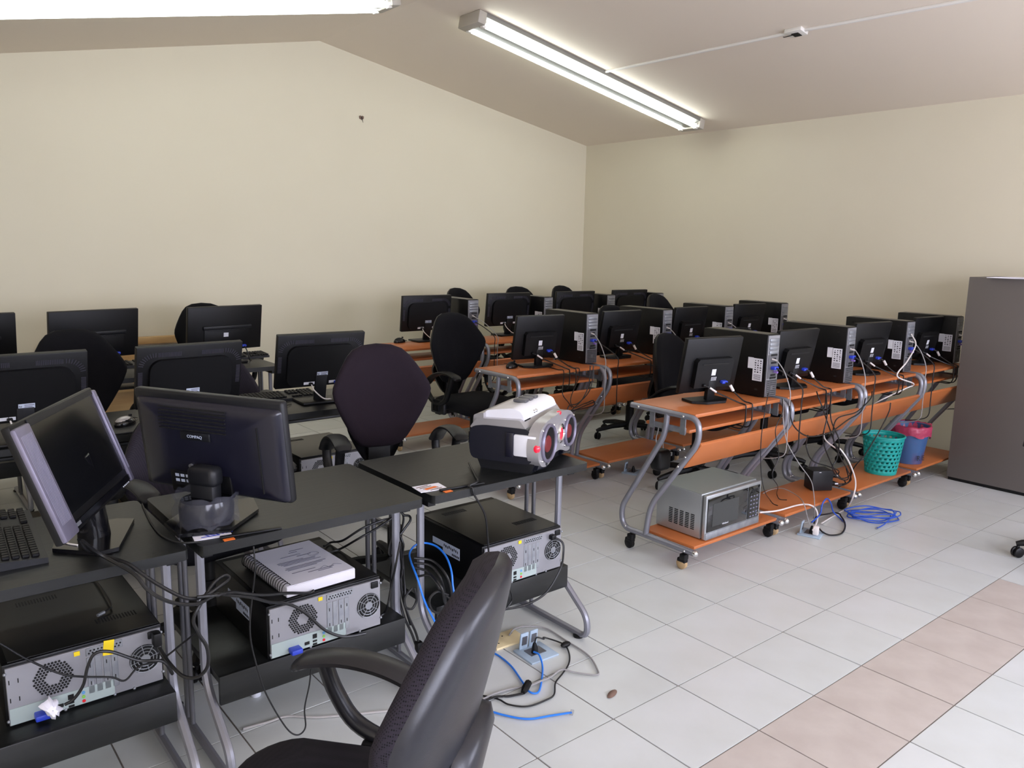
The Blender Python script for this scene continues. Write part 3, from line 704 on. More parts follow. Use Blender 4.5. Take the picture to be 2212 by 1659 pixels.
place(c4, [1], 'low-backed black office chair behind the middle black row, second from the orange desks', (-.64, 2.09, 0), R(-20), GC)
u = []
place(c6, u, 'black office chair at the microwave desk', (2.02, .86, 0), R(8), GC)
place(c6, u, 'black office chair at the desk with the black power box', (2.76, .84, 0), R(-5), GC)
place(c4, [1], 'low-backed black office chair at the desk with the teal basket', (3.52, .80, 0), 0, GC)
CP={
"lead_a":[(-1.759,-0.19,0.8),(-1.742,-0.168,0.765),(-1.705,-0.13,0.728),(-1.663,-0.207,0.722),(-1.64,-0.24,0.703),(-1.606,-0.27,0.671),(-1.55,-0.3,0.63),(-1.504,-0.3,0.622),(-1.449,-0.28,0.633),(-1.424,-0.26,0.637),(-1.436,-0.26,0.647),(-1.47,-0.27,0.635),(-1.517,-0.3,0.598),(-1.533,-0.3,0.564),(-1.521,-0.3,0.522),(-1.502,-0.3,0.477),(-1.504,-0.3,0.426),(-1.526,-0.28,0.394),(-1.553,-0.25,0.394),(-1.572,-0.2,0.417),(-1.575,-0.13,0.428)],
"lead_b":[(-1.756,-0.204,0.8),(-1.731,-0.161,0.76),(-1.696,-0.163,0.728),(-1.654,-0.25,0.704),(-1.631,-0.28,0.666),(-1.589,-0.3,0.631),(-1.531,-0.31,0.611),(-1.49,-0.31,0.619),(-1.469,-0.3,0.619),(-1.423,-0.27,0.591),(-1.362,-0.24,0.558),(-1.295,-0.2,0.51),(-1.216,-0.16,0.464),(-1.161,-0.15,0.416),(-1.102,-0.15,0.345),(-1.048,-0.15,0.306),(-1.008,-0.15,0.294),(-0.958,-0.15,0.288)],
"lead_c":[(-1.525,-0.31,0.629),(-1.481,-0.3,0.617),(-1.423,-0.27,0.599),(-1.332,-0.23,0.552),(-1.235,-0.19,0.516),(-1.141,-0.125,0.467),(-1.118,-0.118,0.466)],
"pcL_power":[(-1.569,-0.075,0.433),(-1.569,-0.09,0.409),(-1.549,-0.11,0.356),(-1.547,-0.13,0.343),(-1.576,-0.15,0.399),(-1.629,-0.13,0.41),(-1.691,-0.11,0.447),(-1.727,-0.1,0.449),(-1.746,-0.1,0.419),(-1.76,-0.1,0.371),(-1.783,-0.095,0.338),(-1.804,-0.09,0.327)],
"pcL_thin":[(-1.93,-0.08,0.535),(-1.875,-0.08,0.473),(-1.807,-0.08,0.411),(-1.755,-0.08,0.384),(-1.69,-0.085,0.362),(-1.657,-0.085,0.341),(-1.62,-0.085,0.369),(-1.567,-0.09,0.374),(-1.514,-0.15,0.437),(-1.497,-0.2,0.48)],
"usb_lead":[(-1.63,0.402,0.463),(-1.628,0.308,0.466),(-1.63,0.199,0.469),(-1.634,0.133,0.466),(-1.658,0.11,0.464)],
"headset":[(-1.328,-0.19,0.681),(-1.33,-0.2,0.617),(-1.341,-0.2,0.537),(-1.351,-0.2,0.456),(-1.347,-0.2,0.384),(-1.327,-0.2,0.284),(-1.311,-0.2,0.228),(-1.279,-0.2,0.149),(-1.245,-0.2,0.083),(-1.216,-0.2,0.06),(-1.194,-0.2,0.077),(-1.195,-0.2,0.139),(-1.178,-0.2,0.209),(-1.171,-0.2,0.259)],
"mouse_lead_comp":[(-1.5,0.27,0.714),(-1.515,0.16,0.714),(-1.528,0.05,0.714),(-1.53,-0.05,0.714),(-1.51,-0.125,0.714),(-1.46,-0.155,0.714)],
"bundle1":[(-0.727,0.06,0.604),(-0.742,0.05,0.521),(-0.747,0.03,0.451),(-0.742,0.02,0.375),(-0.743,0.0,0.296),(-0.743,-0.03,0.238),(-0.721,-0.05,0.169),(-0.705,-0.07,0.102),(-0.662,-0.078,0.02)],
"bundle2":[(-0.711,0.05,0.603),(-0.698,0.04,0.579),(-0.681,0.03,0.574),(-0.684,0.02,0.56),(-0.711,0.02,0.531),(-0.733,0.02,0.502),(-0.736,0.01,0.446),(-0.741,-0.01,0.368),(-0.74,-0.02,0.302),(-0.731,-0.03,0.252),(-0.723,-0.04,0.201)],
"bundle3":[(-0.737,0.06,0.571),(-0.784,0.06,0.568),(-0.856,0.06,0.555),(-0.902,0.11,0.508),(-0.893,0.217,0.466),(-0.929,0.199,0.466)],
"bundle4":[(-0.734,0.05,0.579),(-0.799,0.05,0.55),(-0.875,0.06,0.52),(-0.895,0.142,0.466),(-0.951,0.135,0.466)],
"bundle5":[(-0.736,0.03,0.559),(-0.771,0.01,0.505),(-0.783,0.0,0.469),(-0.776,-0.01,0.462),(-0.759,-0.01,0.483),(-0.743,0.0,0.519),(-0.737,0.02,0.545)],
"bundle6":[(-0.785,-0.08,0.536),(-0.809,-0.09,0.463),(-0.822,-0.08,0.381),(-0.846,-0.1,0.337),(-0.845,-0.078,0.3),(-0.859,-0.073,0.289),(-0.872,-0.063,0.289)],
"loop1":[(-0.727,-0.075,0.446),(-0.683,-0.11,0.435),(-0.668,-0.15,0.398),(-0.649,-0.15,0.325),(-0.652,-0.15,0.275),(-0.671,-0.15,0.255)],
"loop2":[(-0.73,-0.075,0.43),(-0.693,-0.11,0.416),(-0.688,-0.16,0.387),(-0.669,-0.16,0.318),(-0.64,-0.16,0.267)],
"loop3":[(-0.717,-0.075,0.393),(-0.683,-0.11,0.397),(-0.655,-0.14,0.34),(-0.606,-0.14,0.293),(-0.586,-0.14,0.252)],
"bundle7":[(-0.697,0.06,0.591),(-0.692,0.05,0.561),(-0.71,0.04,0.516),(-0.747,0.03,0.442),(-0.764,0.02,0.381),(-0.759,0.01,0.345),(-0.746,0.0,0.366),(-0.735,0.0,0.423),(-0.732,0.01,0.479)],
"bundle8":[(-0.71,0.07,0.597),(-0.734,0.05,0.545),(-0.731,0.03,0.473),(-0.731,0.0,0.397),(-0.732,-0.02,0.335),(-0.745,-0.04,0.294),(-0.742,-0.06,0.249),(-0.719,-0.07,0.185),(-0.712,-0.08,0.144)],
"loop5":[(-0.727,-0.075,0.463),(-0.674,-0.11,0.45),(-0.657,-0.17,0.411),(-0.637,-0.17,0.33),(-0.67,-0.17,0.285),(-0.713,-0.17,0.301),(-0.727,-0.17,0.346),(-0.695,-0.17,0.366),(-0.651,-0.17,0.342)],
"loop4":[(-0.78,-0.145,0.393),(-0.807,-0.145,0.368),(-0.807,-0.145,0.335),(-0.78,-0.145,0.319),(-0.762,-0.145,0.347),(-0.771,-0.145,0.391)],
"blue_loop":[(-0.581,-0.122,0.03),(-0.697,-0.16,0.25),(-0.739,-0.16,0.337),(-0.749,-0.13,0.412),(-0.73,-0.06,0.442),(-0.705,-0.01,0.454),(-0.675,0.0,0.473),(-0.631,0.0,0.471),(-0.608,-0.04,0.463),(-0.609,-0.1,0.443),(-0.622,-0.15,0.403),(-0.631,-0.16,0.349),(-0.649,-0.16,0.278),(-0.67,-0.17,0.237),(-0.663,-0.18,0.188),(-0.495,-0.044,0.05),(-0.39,-0.079,0.006),(-0.391,-0.192,0.006),(-0.432,-0.32,0.006),(-0.453,-0.382,0.008),(-0.428,-0.397,0.006),(-0.37,-0.348,0.006),(-0.309,-0.284,0.01),(-0.288,-0.241,0.03),(-0.289,-0.211,0.03)],
"blue_end":[(-0.643,-0.356,0.006),(-0.606,-0.434,0.006),(-0.559,-0.496,0.006),(-0.487,-0.528,0.006),(-0.422,-0.559,0.008)],
"black_floor":[(-0.267,-0.19,0.048),(-0.262,-0.195,0.072),(-0.235,-0.205,0.062),(-0.172,-0.137,0.02),(-0.141,-0.183,0.012),(-0.134,-0.22,0.008),(-0.168,-0.278,0.006),(-0.217,-0.325,0.006),(-0.279,-0.359,0.006),(-0.34,-0.389,0.006),(-0.394,-0.441,0.006),(-0.438,-0.45,0.006),(-0.513,-0.441,0.006),(-0.556,-0.395,0.006),(-0.566,-0.345,0.006),(-0.605,-0.28,0.006)],
"grey_floor":[(-0.261,-0.031,0.014),(-0.217,-0.012,0.02),(-0.15,-0.013,0.01),(-0.098,-0.067,0.006),(-0.102,-0.194,0.006),(-0.112,-0.32,0.006),(-0.156,-0.413,0.006),(-0.188,-0.44,0.006),(-0.241,-0.38,0.006),(-0.275,-0.342,0.006),(-0.356,-0.358,0.006),(-0.438,-0.353,0.006),(-0.499,-0.325,0.006),(-0.618,-0.323,0.006)],
"plug_floor":[(-0.48,-0.377,0.01),(-0.524,-0.356,0.006),(-0.572,-0.34,0.006),(-0.659,-0.326,0.006),(-0.739,-0.332,0.006)],
"pcR_power":[(-0.137,-0.14,0.425),(-0.111,-0.16,0.403),(-0.114,-0.17,0.364),(-0.128,-0.17,0.302),(-0.197,-0.17,0.226),(-0.285,-0.165,0.202),(-0.366,-0.155,0.203),(-0.449,-0.15,0.219)],
"pcR_vga":[(-0.385,-0.165,0.308),(-0.364,-0.165,0.261),(-0.362,-0.16,0.231),(-0.409,-0.155,0.197),(-0.448,-0.15,0.189)],
"radio_lead":[(-0.411,0.044,0.722),(-0.45,-0.036,0.715),(-0.492,-0.109,0.719),(-0.526,-0.165,0.722),(-0.572,-0.176,0.717),(-0.567,-0.191,0.711),(-0.563,-0.194,0.69),(-0.521,-0.2,0.614),(-0.492,-0.18,0.526),(-0.477,-0.17,0.442),(-0.47,-0.165,0.378),(-0.468,-0.16,0.279)],
"grey_tape":[(-1.308,0.013,0.004),(-1.23,0.0,0.004),(-1.17,-0.007,0.004),(-1.102,-0.066,0.004),(-1.013,-0.118,0.004),(-0.879,-0.187,0.004)],
"mw_cord":[(1.449,-0.012,0.165),(1.609,-0.019,0.145),(1.814,-0.019,0.136),(1.861,-0.061,0.138),(1.924,-0.068,0.095),(1.889,-0.095,0.05),(1.708,-0.175,0.06)],
"white_long":[(3.075,0.026,1.015),(3.023,-0.03,0.956),(2.807,-0.085,0.876),(2.682,-0.09,0.796),(2.95,-0.075,0.72),(2.93,-0.035,0.685),(2.8,0.03,0.625),(2.66,0.062,0.58),(2.45,0.07,0.56),(2.28,0.07,0.54),(2.215,0.085,0.485),(2.18,0.055,0.44),(2.165,-0.03,0.405),(2.062,-0.1,0.437),(2.133,-0.125,0.35),(2.213,-0.13,0.229),(2.199,-0.13,0.135),(2.317,-0.03,0.008),(2.162,-0.043,0.006),(1.979,-0.075,0.012)],
"blue_coil_lead":[(1.841,-0.087,0.05),(1.964,-0.063,0.08),(1.991,-0.066,0.13),(2.044,-0.06,0.14),(2.093,-0.059,0.1),(2.144,-0.05,0.04),(2.152,-0.092,0.008),(2.119,-0.138,0.006)],
"black_coil":[(1.84,-0.104,0.05),(1.976,-0.045,0.045),(2.124,-0.035,0.02),(2.152,-0.092,0.008),(2.069,-0.167,0.006),(1.931,-0.22,0.006),(1.853,-0.202,0.007),(1.835,-0.165,0.016),(1.845,-0.131,0.03)],
"thin_a":[(1.41,-0.035,0.815),(1.312,-0.085,0.735),(1.291,-0.09,0.621),(1.297,-0.09,0.513),(1.319,-0.09,0.401),(1.382,-0.075,0.308),(1.708,0.098,0.16),(1.735,0.09,0.13),(1.728,0.056,0.13)],
"thin_b":[(1.542,-0.035,0.768),(1.47,-0.085,0.716),(1.404,-0.095,0.63),(1.452,-0.095,0.49),(1.405,-0.095,0.4),(1.49,-0.08,0.319),(1.833,0.132,0.16),(1.84,0.116,0.13),(1.86,0.081,0.13)],
"ups_a":[(2.297,0.05,0.198),(2.399,0.03,0.177),(2.407,0.0,0.22),(2.221,-0.05,0.347),(2.035,-0.085,0.464),(1.932,-0.09,0.585),(1.87,-0.09,0.67),(1.835,-0.07,0.752),(1.865,-0.04,0.775)],
"ups_b":[(2.306,0.05,0.145),(2.357,0.013,0.145),(2.49,0.038,0.15),(2.32,-0.02,0.254),(2.109,-0.07,0.396),(1.974,-0.1,0.516),(1.987,-0.105,0.62),(2.196,-0.105,0.634),(2.365,-0.095,0.689),(2.492,-0.04,0.711)],
"ups_c":[(2.304,0.05,0.16),(2.342,0.026,0.15),(2.421,0.019,0.155),(2.381,-0.03,0.26),(2.415,-0.075,0.35),(2.539,-0.085,0.476),(2.644,-0.08,0.576),(2.666,-0.075,0.63)],
"ups_d":[(1.883,0.0,0.521),(1.826,-0.03,0.47),(1.892,-0.035,0.382),(2.102,-0.02,0.31),(2.281,0.01,0.245),(2.305,0.045,0.195)],
"ups_e":[(1.598,-0.05,0.754),(1.513,-0.1,0.726),(1.53,-0.12,0.642),(1.664,-0.125,0.571),(1.874,-0.125,0.56),(2.061,-0.125,0.606),(2.239,-0.11,0.635),(2.427,-0.04,0.701)],
"ups_f":[(1.967,-0.04,0.764),(1.889,-0.095,0.643),(1.868,-0.1,0.517),(2.049,-0.06,0.349),(2.228,-0.02,0.233),(2.405,0.028,0.15),(2.34,0.032,0.131)],
"ups_g":[(2.016,-0.04,0.759),(1.913,-0.11,0.63),(2.018,-0.11,0.498),(2.055,-0.09,0.382),(2.05,-0.07,0.324),(2.182,-0.045,0.233),(2.322,-0.03,0.199),(2.288,-0.03,0.27)],
"grey_thin":[(1.543,-0.04,0.768),(1.453,-0.105,0.674),(1.503,-0.105,0.558),(1.63,-0.105,0.427),(1.76,-0.105,0.316),(1.804,-0.105,0.243),(1.835,-0.105,0.131),(1.909,-0.061,0.05)],
"grey_arch":[(1.853,0.233,0.13),(1.911,0.22,0.145),(1.933,0.159,0.165),(1.905,0.059,0.16),(1.771,-0.07,0.174),(1.789,-0.095,0.085),(1.789,-0.112,0.05)],
"o2_a":[(1.24,1.45,0.769),(1.215,1.33,0.769),(1.225,1.297,0.77),(1.227,1.29,0.757),(1.228,1.288,0.72),(1.137,1.2,0.646),(1.19,1.2,0.583),(1.218,1.2,0.55)],
"o2_b":[(1.395,1.42,0.769),(1.35,1.33,0.769),(1.36,1.297,0.77),(1.362,1.29,0.757),(1.363,1.288,0.72),(1.208,1.2,0.61),(1.238,1.2,0.548),(1.325,1.2,0.562),(1.378,1.2,0.568)],
"o2_c":[(1.386,1.22,0.794),(1.36,1.2,0.682),(1.308,1.2,0.593),(1.23,1.2,0.543),(1.208,1.2,0.522),(1.318,1.2,0.545),(1.439,1.22,0.558)],
"o2_d":[(1.415,1.22,0.792),(1.373,1.2,0.651),(1.267,1.19,0.576),(1.189,1.19,0.567),(1.182,1.19,0.533),(1.277,1.19,0.534),(1.408,1.2,0.541),(1.408,1.21,0.569),(1.325,1.2,0.562)],
}
# ---------------------------------------------------------------- radio
def make_radio():
    t = thing('portable_radio', 'silver and black portable radio with round speakers and red lenses', 'radio', (-.185, .005, BZ), 0)
    t.rotation_euler = (0, 0, math.atan2(.37, .93)+R(6))           # local x along its length, -y its front
    L = .18
    MB().prism([(-.10, 0), (.085, 0), (.105, .045), (-.115, .045)], -L+.015, L-.015, 'x').build('foot', 'plastic_soft', t)
    MB().prism(fl2([(.115, .035), (.125, .075), (.12, .145), (.07, .155), (-.09, .155), (-.10, .14), (-.115, .08), (-.105, .035)], .02), -L, L, 'x').build('body', 'radio_black', t, 30)
    MB().prism(fl2([(.125, .14), (.10, .175), (-.06, .182), (-.085, .15), (-.085, .14)], .008), -L+.005, L-.005, 'x').build('control_deck', 'radio_silver', t, 30)
    MB().prism(fl2([(.085, .175), (.075, .20), (-.02, .215), (-.055, .205), (-.07, .175)], .01), -L+.03, L-.02, 'x').build('disc_lid', 'radio_white', t, 30)
    MB().prism(fl2([(.115, .15), (.112, .185), (.075, .195), (.075, .15)], .006), -L+.01, L-.03, 'x').build('rear_grip', 'radio_silver', t, 30)
    pn = MB().box((-L+.06, -.045, .178), (.05, .045, .006), rot=Matrix.Rotation(.15, 4, 'X')).build('button_panel', 'hole', t)
    q = MB()
    for i in range(5): q.box((-L+.042+i*.009, -.045, .182), (.006, .032, .006), rot=Matrix.Rotation(.15, 4, 'X'))
    q.build('buttons', 'galv', pn)
    for x in (-.05, -.03): MB().ball((x, -.06, .19), .007, 10, 6).build('knob', 'chrome', t)
    for k in range(3): MB().box((-.02+k*.045, .0, .218), (.03, .05, .012), bev=.004).build('top_button', 'steel_dark', t)
    F = Matrix.Rotation(R(90), 4, 'X')
    ol = [(-L-.012, .06), (-L+.02, .028), (-L+.06, .018), (-L+.10, .02), (-.035, .045), (.01, .048), (.05, .04), (L-.09, .024), (L-.05, .022), (L-.01, .045), (L+.004, .09),
          (L-.004, .135), (L-.04, .165), (L-.09, .178), (.05, .182), (.0, .184), (-.04, .178), (-L+.10, .178), (-L+.05, .172), (-L+.0, .15), (-L-.012, .11)]
    MB().prism(fl2(ol, .02), -.135, -.095, 'y').build('front_panel', 'radio_silver', t, 40)
    for x, r_ in ((-L+.078, .066), (L-.066, .058)):
        s = MB().lathe([(r_, 0), (r_+.001, .012), (r_-.004, .017), (r_-.010, .013), (r_-.012, .002)], (x, -.13, .098), 30, F).build('speaker_ring', 'silver_plastic', t)
        MB().lathe([(r_-.011, .006), (r_*.55, .0025), (.02, .001), (0, .004)], (x, -.1335, .098), 26, F).build('speaker_cone', 'plastic', s)
        for a in (45, 135, 225, 315): MB().ball((x+(r_+.008)*math.cos(R(a)), -.136, .098+(r_+.008)*math.sin(R(a))), .005, 8, 5).build('bolt', 'chrome', s)
        MB().lathe([(r_*.45, .002), (r_*.40, .006), (0, .009)], (x-.012, -.137, .098), 20, F).build('red_dust_cap', 'red_dark', s)
    MB().lathe([(.034, 0), (.035, .010), (.026, .014), (.022, .006)], (.012, -.133, .108), 24, F).build('centre_ring', 'chrome', t)
    MB().ball((.012, -.136, .108), .025, 16, 8, (.8, .5, 1.15)).build('red_lens', 'red_lens', t)
    MB().ball((.02, -.128, .178), .015, 12, 6, (1.2, .6, .6)).build('red_top_lens', 'red_lens', t)
    br = MB().box((-L+.004, -.085, .098), (.022, .085, .075), bev=.006).build('end_bracket', 'radio_white', t)
    MB().box((-L-.002, -.03, .098), (.016, .028, .085), bev=.004).build('bracket_band', 'plastic_sheen', br)
    MB().ball((-L-.006, -.128, .095), .015, 14, 8, (.7, .8, 1)).build('red_knob', 'red_lens', br)
    MB().cyl((-L+.03, -.10, .03), (-L+.08, -.115, .03), .025, n=18).build('bass_port', 'radio_black', t)
    MB().cyl((L-.08, -.10, .03), (L-.03, -.115, .03), .025, n=18).build('bass_port', 'radio_black', t)
    t.scale = (1.08, 1.08, 1.08)
    return t
def fl2(P, r):
    out = []
    n = len(P)
    for i in range(n):
        p = Vector((*P[i], 0)); a = Vector((*P[i-1], 0))-p; b = Vector((*P[(i+1) % n], 0))-p; d = min(r, a.length*.45, b.length*.45)
        p0 = p+a.normalized()*d; p1 = p+b.normalized()*d
        for t in (0, .33, .67, 1): v = p0*(1-t)**2+p*2*t*(1-t)+p1*t*t; out.append((v.x, v.y))
    return out
make_radio()

# ---------------------------------------------------------------- microwave
t = thing('microwave_oven', 'silver microwave oven on the lower shelf of an orange desk', 'microwave', (.945, -.035, .126)); W, D, H = .455, .30, .225
MB().box((W/2, D/2+.012, H/2+.006), (W, D-.024, H), bev=.004).build('body', 'microwave', t)
MB().box((W/2, D/2+.012, H+.0065), (W-.006, D-.03, .003)).build('top_cover', 'microwave_top', t)
MB().box((W/2, .004, H/2+.006), (W, .018, H-.004), bev=.003).build('front_frame', 'microwave', t)
dg = MB().box((.175, -.0065, H/2+.016), (.325, .006, H-.055), bev=.002).build('door_glass', 'dark_glass', t)
MB().box((.155, -.0102, H/2+.012), (.21, .001, .115)).build('window', 'dark_glass_in', dg)
text('maker_mark', 'Whirlpool', .012, 'label_white', Matrix.Translation((.155, -.0112, .066)) @ FACE_BACK, dg)
cp = MB().box((.393, -.0065, H/2+.016), (.095, .006, H-.055), bev=.002).build('control_panel', 'dark_glass', t); q = MB()
for i in range(3):
    for j in range(6): q.box((.368+i*.025, -.010, .16-j*.021), (.013, .001, .006))
q.build('key_print', 'print', cp)
MB().box((.393, -.0102, .19), (.05, .001, .014)).build('display', 'hole', cp)
MB().box((W/2, -.006, .022), (W-.01, .006, .034), bev=.002).build('lower_trim', 'galv', t)
q = MB()
for i in range(5):
    for j in range(9): q.box((-.0006, .07+i*.034, .045+j*.009), (.002, .022, .0045))
q.build('side_vents', 'hole', t)
for x in (.03, W-.03):
    for y in (.04, D-.03): MB().cyl((x, y, 0), (x, y, .01), .012, n=10).build('foot', 'plastic', t)

# ---------------------------------------------------------------- baskets
def perforated(name, label, cat, loc, r0, r1, h, m, nh, rows, hole):
    t = thing(name, label, cat, loc); n = nh*2; R_ = rows*2+3; vs = []; fs = []
    for i in range(R_+1):
        z = h*i/R_; r_ = r0+(r1-r0)*i/R_
        for k in range(n): a = 2*PI*k/n; vs.append((r_*math.cos(a), r_*math.sin(a), z))
    for i in range(R_):
        for k in range(n):
            if hole and 2 <= i < R_-2 and i % 2 == 0 and (k+i//2) % 2 == 0: continue
            fs.append((i*n+k, i*n+(k+1) % n, (i+1)*n+(k+1) % n, (i+1)*n+k))
    fs.append(tuple(range(n-1, -1, -1)))
    b = MB().add(vs, fs).build('wall', m, t, 60); s = b.modifiers.new('thick', 'SOLIDIFY'); s.thickness = .003
    MB().tube([(r1*math.cos(2*PI*k/32), r1*math.sin(2*PI*k/32), h) for k in range(32)], .006, 8, closed=True).build('rim', m, t)
    return t
perforated('waste_basket', 'teal plastic basket with round holes on an orange desk shelf', 'basket', (2.90, .055, .127), .095, .125, .245, 'teal', 22, 8, True)
t = perforated('waste_bin', 'blue waste bin lined with a pink bag, next to the grey cabinet', 'bin', (3.32, .075, .127), .09, .12, .25, 'bin_blue', 30, 12, False)
text('bin_letters', 'R E', .05, 'print_dark', Matrix.Translation((-.03, -.099, .045)) @ Matrix.Rotation(-.3, 4, 'Z') @ FACE_BACK, t)
g = MB(); n = 40; vs = []
for i, (rr, z) in enumerate(((.10, .17), (.112, .22), (.12, .255), (.126, .262), (.131, .25), (.129, .215), (.126, .185))):
    for k in range(n):
        a = 2*PI*k/n; w_ = .004*math.sin(k*3.1+i)+.003*math.sin(k*5.3); vs.append(((rr+w_)*math.cos(a), (rr+w_)*math.sin(a), z+(.012*math.sin(k*.9)+.01*math.sin(k*.31) if i in (0, 6) else .003*math.sin(k*1.7))))
g.add(vs, [(i*n+k, i*n+(k+1) % n, (i+1)*n+(k+1) % n, (i+1)*n+k) for i in range(6) for k in range(n)])
b = g.build('bag_liner', 'bag_pink', t, 180)
MB().tube(spline([(.12, -.05, .24), (.15, -.06, .25), (.165, -.045, .23), (.15, -.05, .20), (.125, -.05, .215)]), .008, 6, flat=2).build('bag_knot', 'bag_pink', t)

# ---------------------------------------------------------------- power box, adapters
t = thing('power_box', 'square black power box with two plugs on an orange desk shelf', 'power supply', (2.22, .10, .127), -.55)
MB().box((0, 0, .062), (.13, .10, .122), bev=.006).build('body', 'plastic_soft', t)
for z in (.035, .085):
    p = MB().tube([(.062, -.01, z), (.085, -.015, z), (.115, -.02, z-.004)], [.017, .016, .009], 10).build('plug', 'plastic', t)
    MB().box((.10, -.03, z+.002), (.02, .004, .008)).build('plug_label', 'label_white', p)
MB().box((-.02, -.0505, .114), (.012, .001, .004)).build('mark', 'label_white', t)
t = thing('power_adapter', 'black round-edged adapter hanging in cables beside the microwave desk', 'adapter', (1.0, .30, .40))
MB().box((0, 0, .055), (.10, .075, .11), bev=.025, seg=3).build('body', 'plastic', t)
for k in range(2): MB().tube(spline([(.02-.04*k, 0, .10), (.03-.05*k, .02, .16), (.0-.03*k, .0, .22), (-.02, .02, .272)]), .003, 6).build('cord', 'cable_grey', t)
MB().box((.055, -.02, .08), (.012, .012, .02), bev=.002).build('connector', 'galv', t)

# ---------------------------------------------------------------- floor outlets
def outlet(label, loc, rz, lids=1):
    t = thing('floor_outlet', label, 'outlet', loc, rz)
    MB().box((0, 0, .004), (.13, .12, .008), bev=.003).build('plate', 'outlet_blue', t)
    MB().box((0, .005, .009), (.07, .05, .003)).build('socket', 'steel_dark', t)
    for k in range(lids):
        l = MB().box((-.025+.045*k, .045, .04), (.038, .008, .07), bev=.003, rot=Matrix.Rotation(.12, 4, 'X')).build('lid', 'outlet_blue', t)
        MB().box((-.025+.045*k, .040, .043), (.022, .004, .035), rot=Matrix.Rotation(.12, 4, 'X')).build('lid_recess', 'steel_dark', l)
    p = MB().tube([(-.01, -.005, .008), (-.01, -.005, .03), (-.012, -.005, .05)], [.014, .012, .006], 10).build('plug', 'plastic', t)
    return t
outlet('blue-grey floor outlet with two lids up beside the radio desk', (-.255, -.185, 0), -.05, 2)
o = outlet('blue-grey floor outlet with a white plug below the microwave desk', (1.80, -.115, 0), .3, 1)
MB().box((-.03, -.03, .035), (.028, .03, .05), bev=.006).build('white_plug', 'cable_white', o)
outlet('blue-grey floor outlet under the middle orange row', (1.90, 1.28, 0), .3, 1)
t = thing('floor_plate', 'cream cover plate with a grey wire through it on the floor', 'cover plate', (-.285, -.035, 0), -.05)
MB().box((0, 0, .005), (.15, .10, .01), bev=.003).build('plate', 'cream', t); q = MB()
for x in (-.045, -.03, .0, .045): q.cyl((x, .02*(1 if x > -.04 else -1), .0098), (x, .02*(1 if x > -.04 else -1), .0106), .0035, n=8)
q.build('screw_holes', 'hole', t)
t = thing('floor_plate', 'cream cover plate on the floor behind the desk with the spiral notebook', 'cover plate', (-.60, .95, 0), 0.3)
MB().box((0, 0, .005), (.15, .10, .01), bev=.003).build('plate', 'cream', t); MB().box((0, .01, .0105), (.04, .02, .002)).build('slot', 'hole', t)

# ---------------------------------------------------------------- notebook, cards, keyboards, mice
t = thing('spiral_notebook', 'thick white spiral-bound notebook lying open side up on a computer', 'notebook', (-1.09, .05, .4612), R(2)); W, D = .235, .315
MB().box((0, 0, .017), (W, D, .034), bev=.003).build('pages', 'paper_edge', t)
MB().box((0, 0, .0348), (W-.004, D-.004, .0012)).build('cover_page', 'paper', t); q = MB(); rnd = random.Random(3)
for y, w_, x in ((.10, .05, .04), (.085, .03, .02), (.06, .07, .0), (.045, .05, .04), (.02, .09, -.02), (.012, .13, .0), (.003, .12, .0), (-.006, .13, .01), (-.03, .14, .01), (-.039, .13, .0), (-.048, .1, -.01), (-.075, .08, -.02), (-.095, .09, .03), (-.105, .05, .04)):
    q.box((x, y, .0356), (w_, .0035, .0006))
q.tube([(.07+.018*math.cos(a), .035+.014*math.sin(a), .0356) for a in [2*PI*k/20 for k in range(20)]], .0008, 4, closed=True)
q.tube(spline([(.03, -.09, .0356), (.05, -.08, .0356), (.06, -.1, .0356), (.08, -.085, .0356), (.1, -.1, .0356)]), .0008, 4)
q.build('page_print', 'print', t)
for k in range(20):
    y = -D/2+.01+k*.0155; MB().tube([(-W/2+.004+.016*math.cos(a), y, (.0228+.021*math.sin(a))) for a in [2*PI*j/14 for j in range(14)]], .0014, 5, closed=True).build('coil_ring', 'cable', t)
def card(label, loc, rz, mark):
    t = thing('sticker_card', label, 'card', loc, rz)
    MB().box((0, 0, .001), (.10, .07, .002)).build('card', 'paper', t); q = MB()
    if mark == 0:
        for k in range(6): q.box((-.012+.012*k, -.012+.002*k, .0022), (.004, .02, .0006), rz=.5+.3*(k % 2))
        q.box((-.005, -.02, .0022), (.05, .005, .0006)); q.build('card_print', 'vga_blue', t)
    else:
        for k in range(5): q.box((-.02+.008*k, .02-.011*k, .0022), (.05, .005, .0006), rz=.25)
        q.build('card_print', 'leaf', t); MB().box((.0, -.008, .0023), (.05, .014, .0006), rz=.3).build('card_stripe', 'orange_tag', t)
    MB().box((.035, -.065, .0012), (.03, .016, .0014), rz=.1).build('orange_tag', 'orange_tag', t)
    MB().box((.10, -.045, .003), (.17, .014, .006), bev=.002).build('edge_strip', 'plastic', t)
card('white card with blue scribble at the corner of the monitor desk', (-1.415, -.105, BZ), -.15, 0)
card('colourful card at the corner of the radio desk', (-.68, -.10, BZ), -.12, 1)
def keyboard(label, loc, rz, proto=[]):
    t = thing('keyboard', label, 'keyboard', loc, rz, 'black keyboards'); W, D = .44, .155
    MB().prism([(-D/2, 0), (D/2, 0), (D/2, .026), (-D/2, .014)], -W/2, W/2, 'x').build('body', 'plastic_soft', t)
    for row in range(6):
        q = MB(); y = D/2-.022-row*.0215; z = .0245-.0017*row
        for x0, n in ((-.205, 14), (.085, 3), (.147, 4)):
            if x0 == .085 and row in (3, 4): continue
            for i in range(n): q.box((x0+.0095+i*.0192*(1 if n != 14 else .98), y, z+.004), (.0155, .017, .009), bev=.002, seg=1)
        q.build('key_row', 'plastic', t)
    MB().box((.19, -.03, .021), (.012, .008, .001)).build('label', 'label_white', t)
    return t
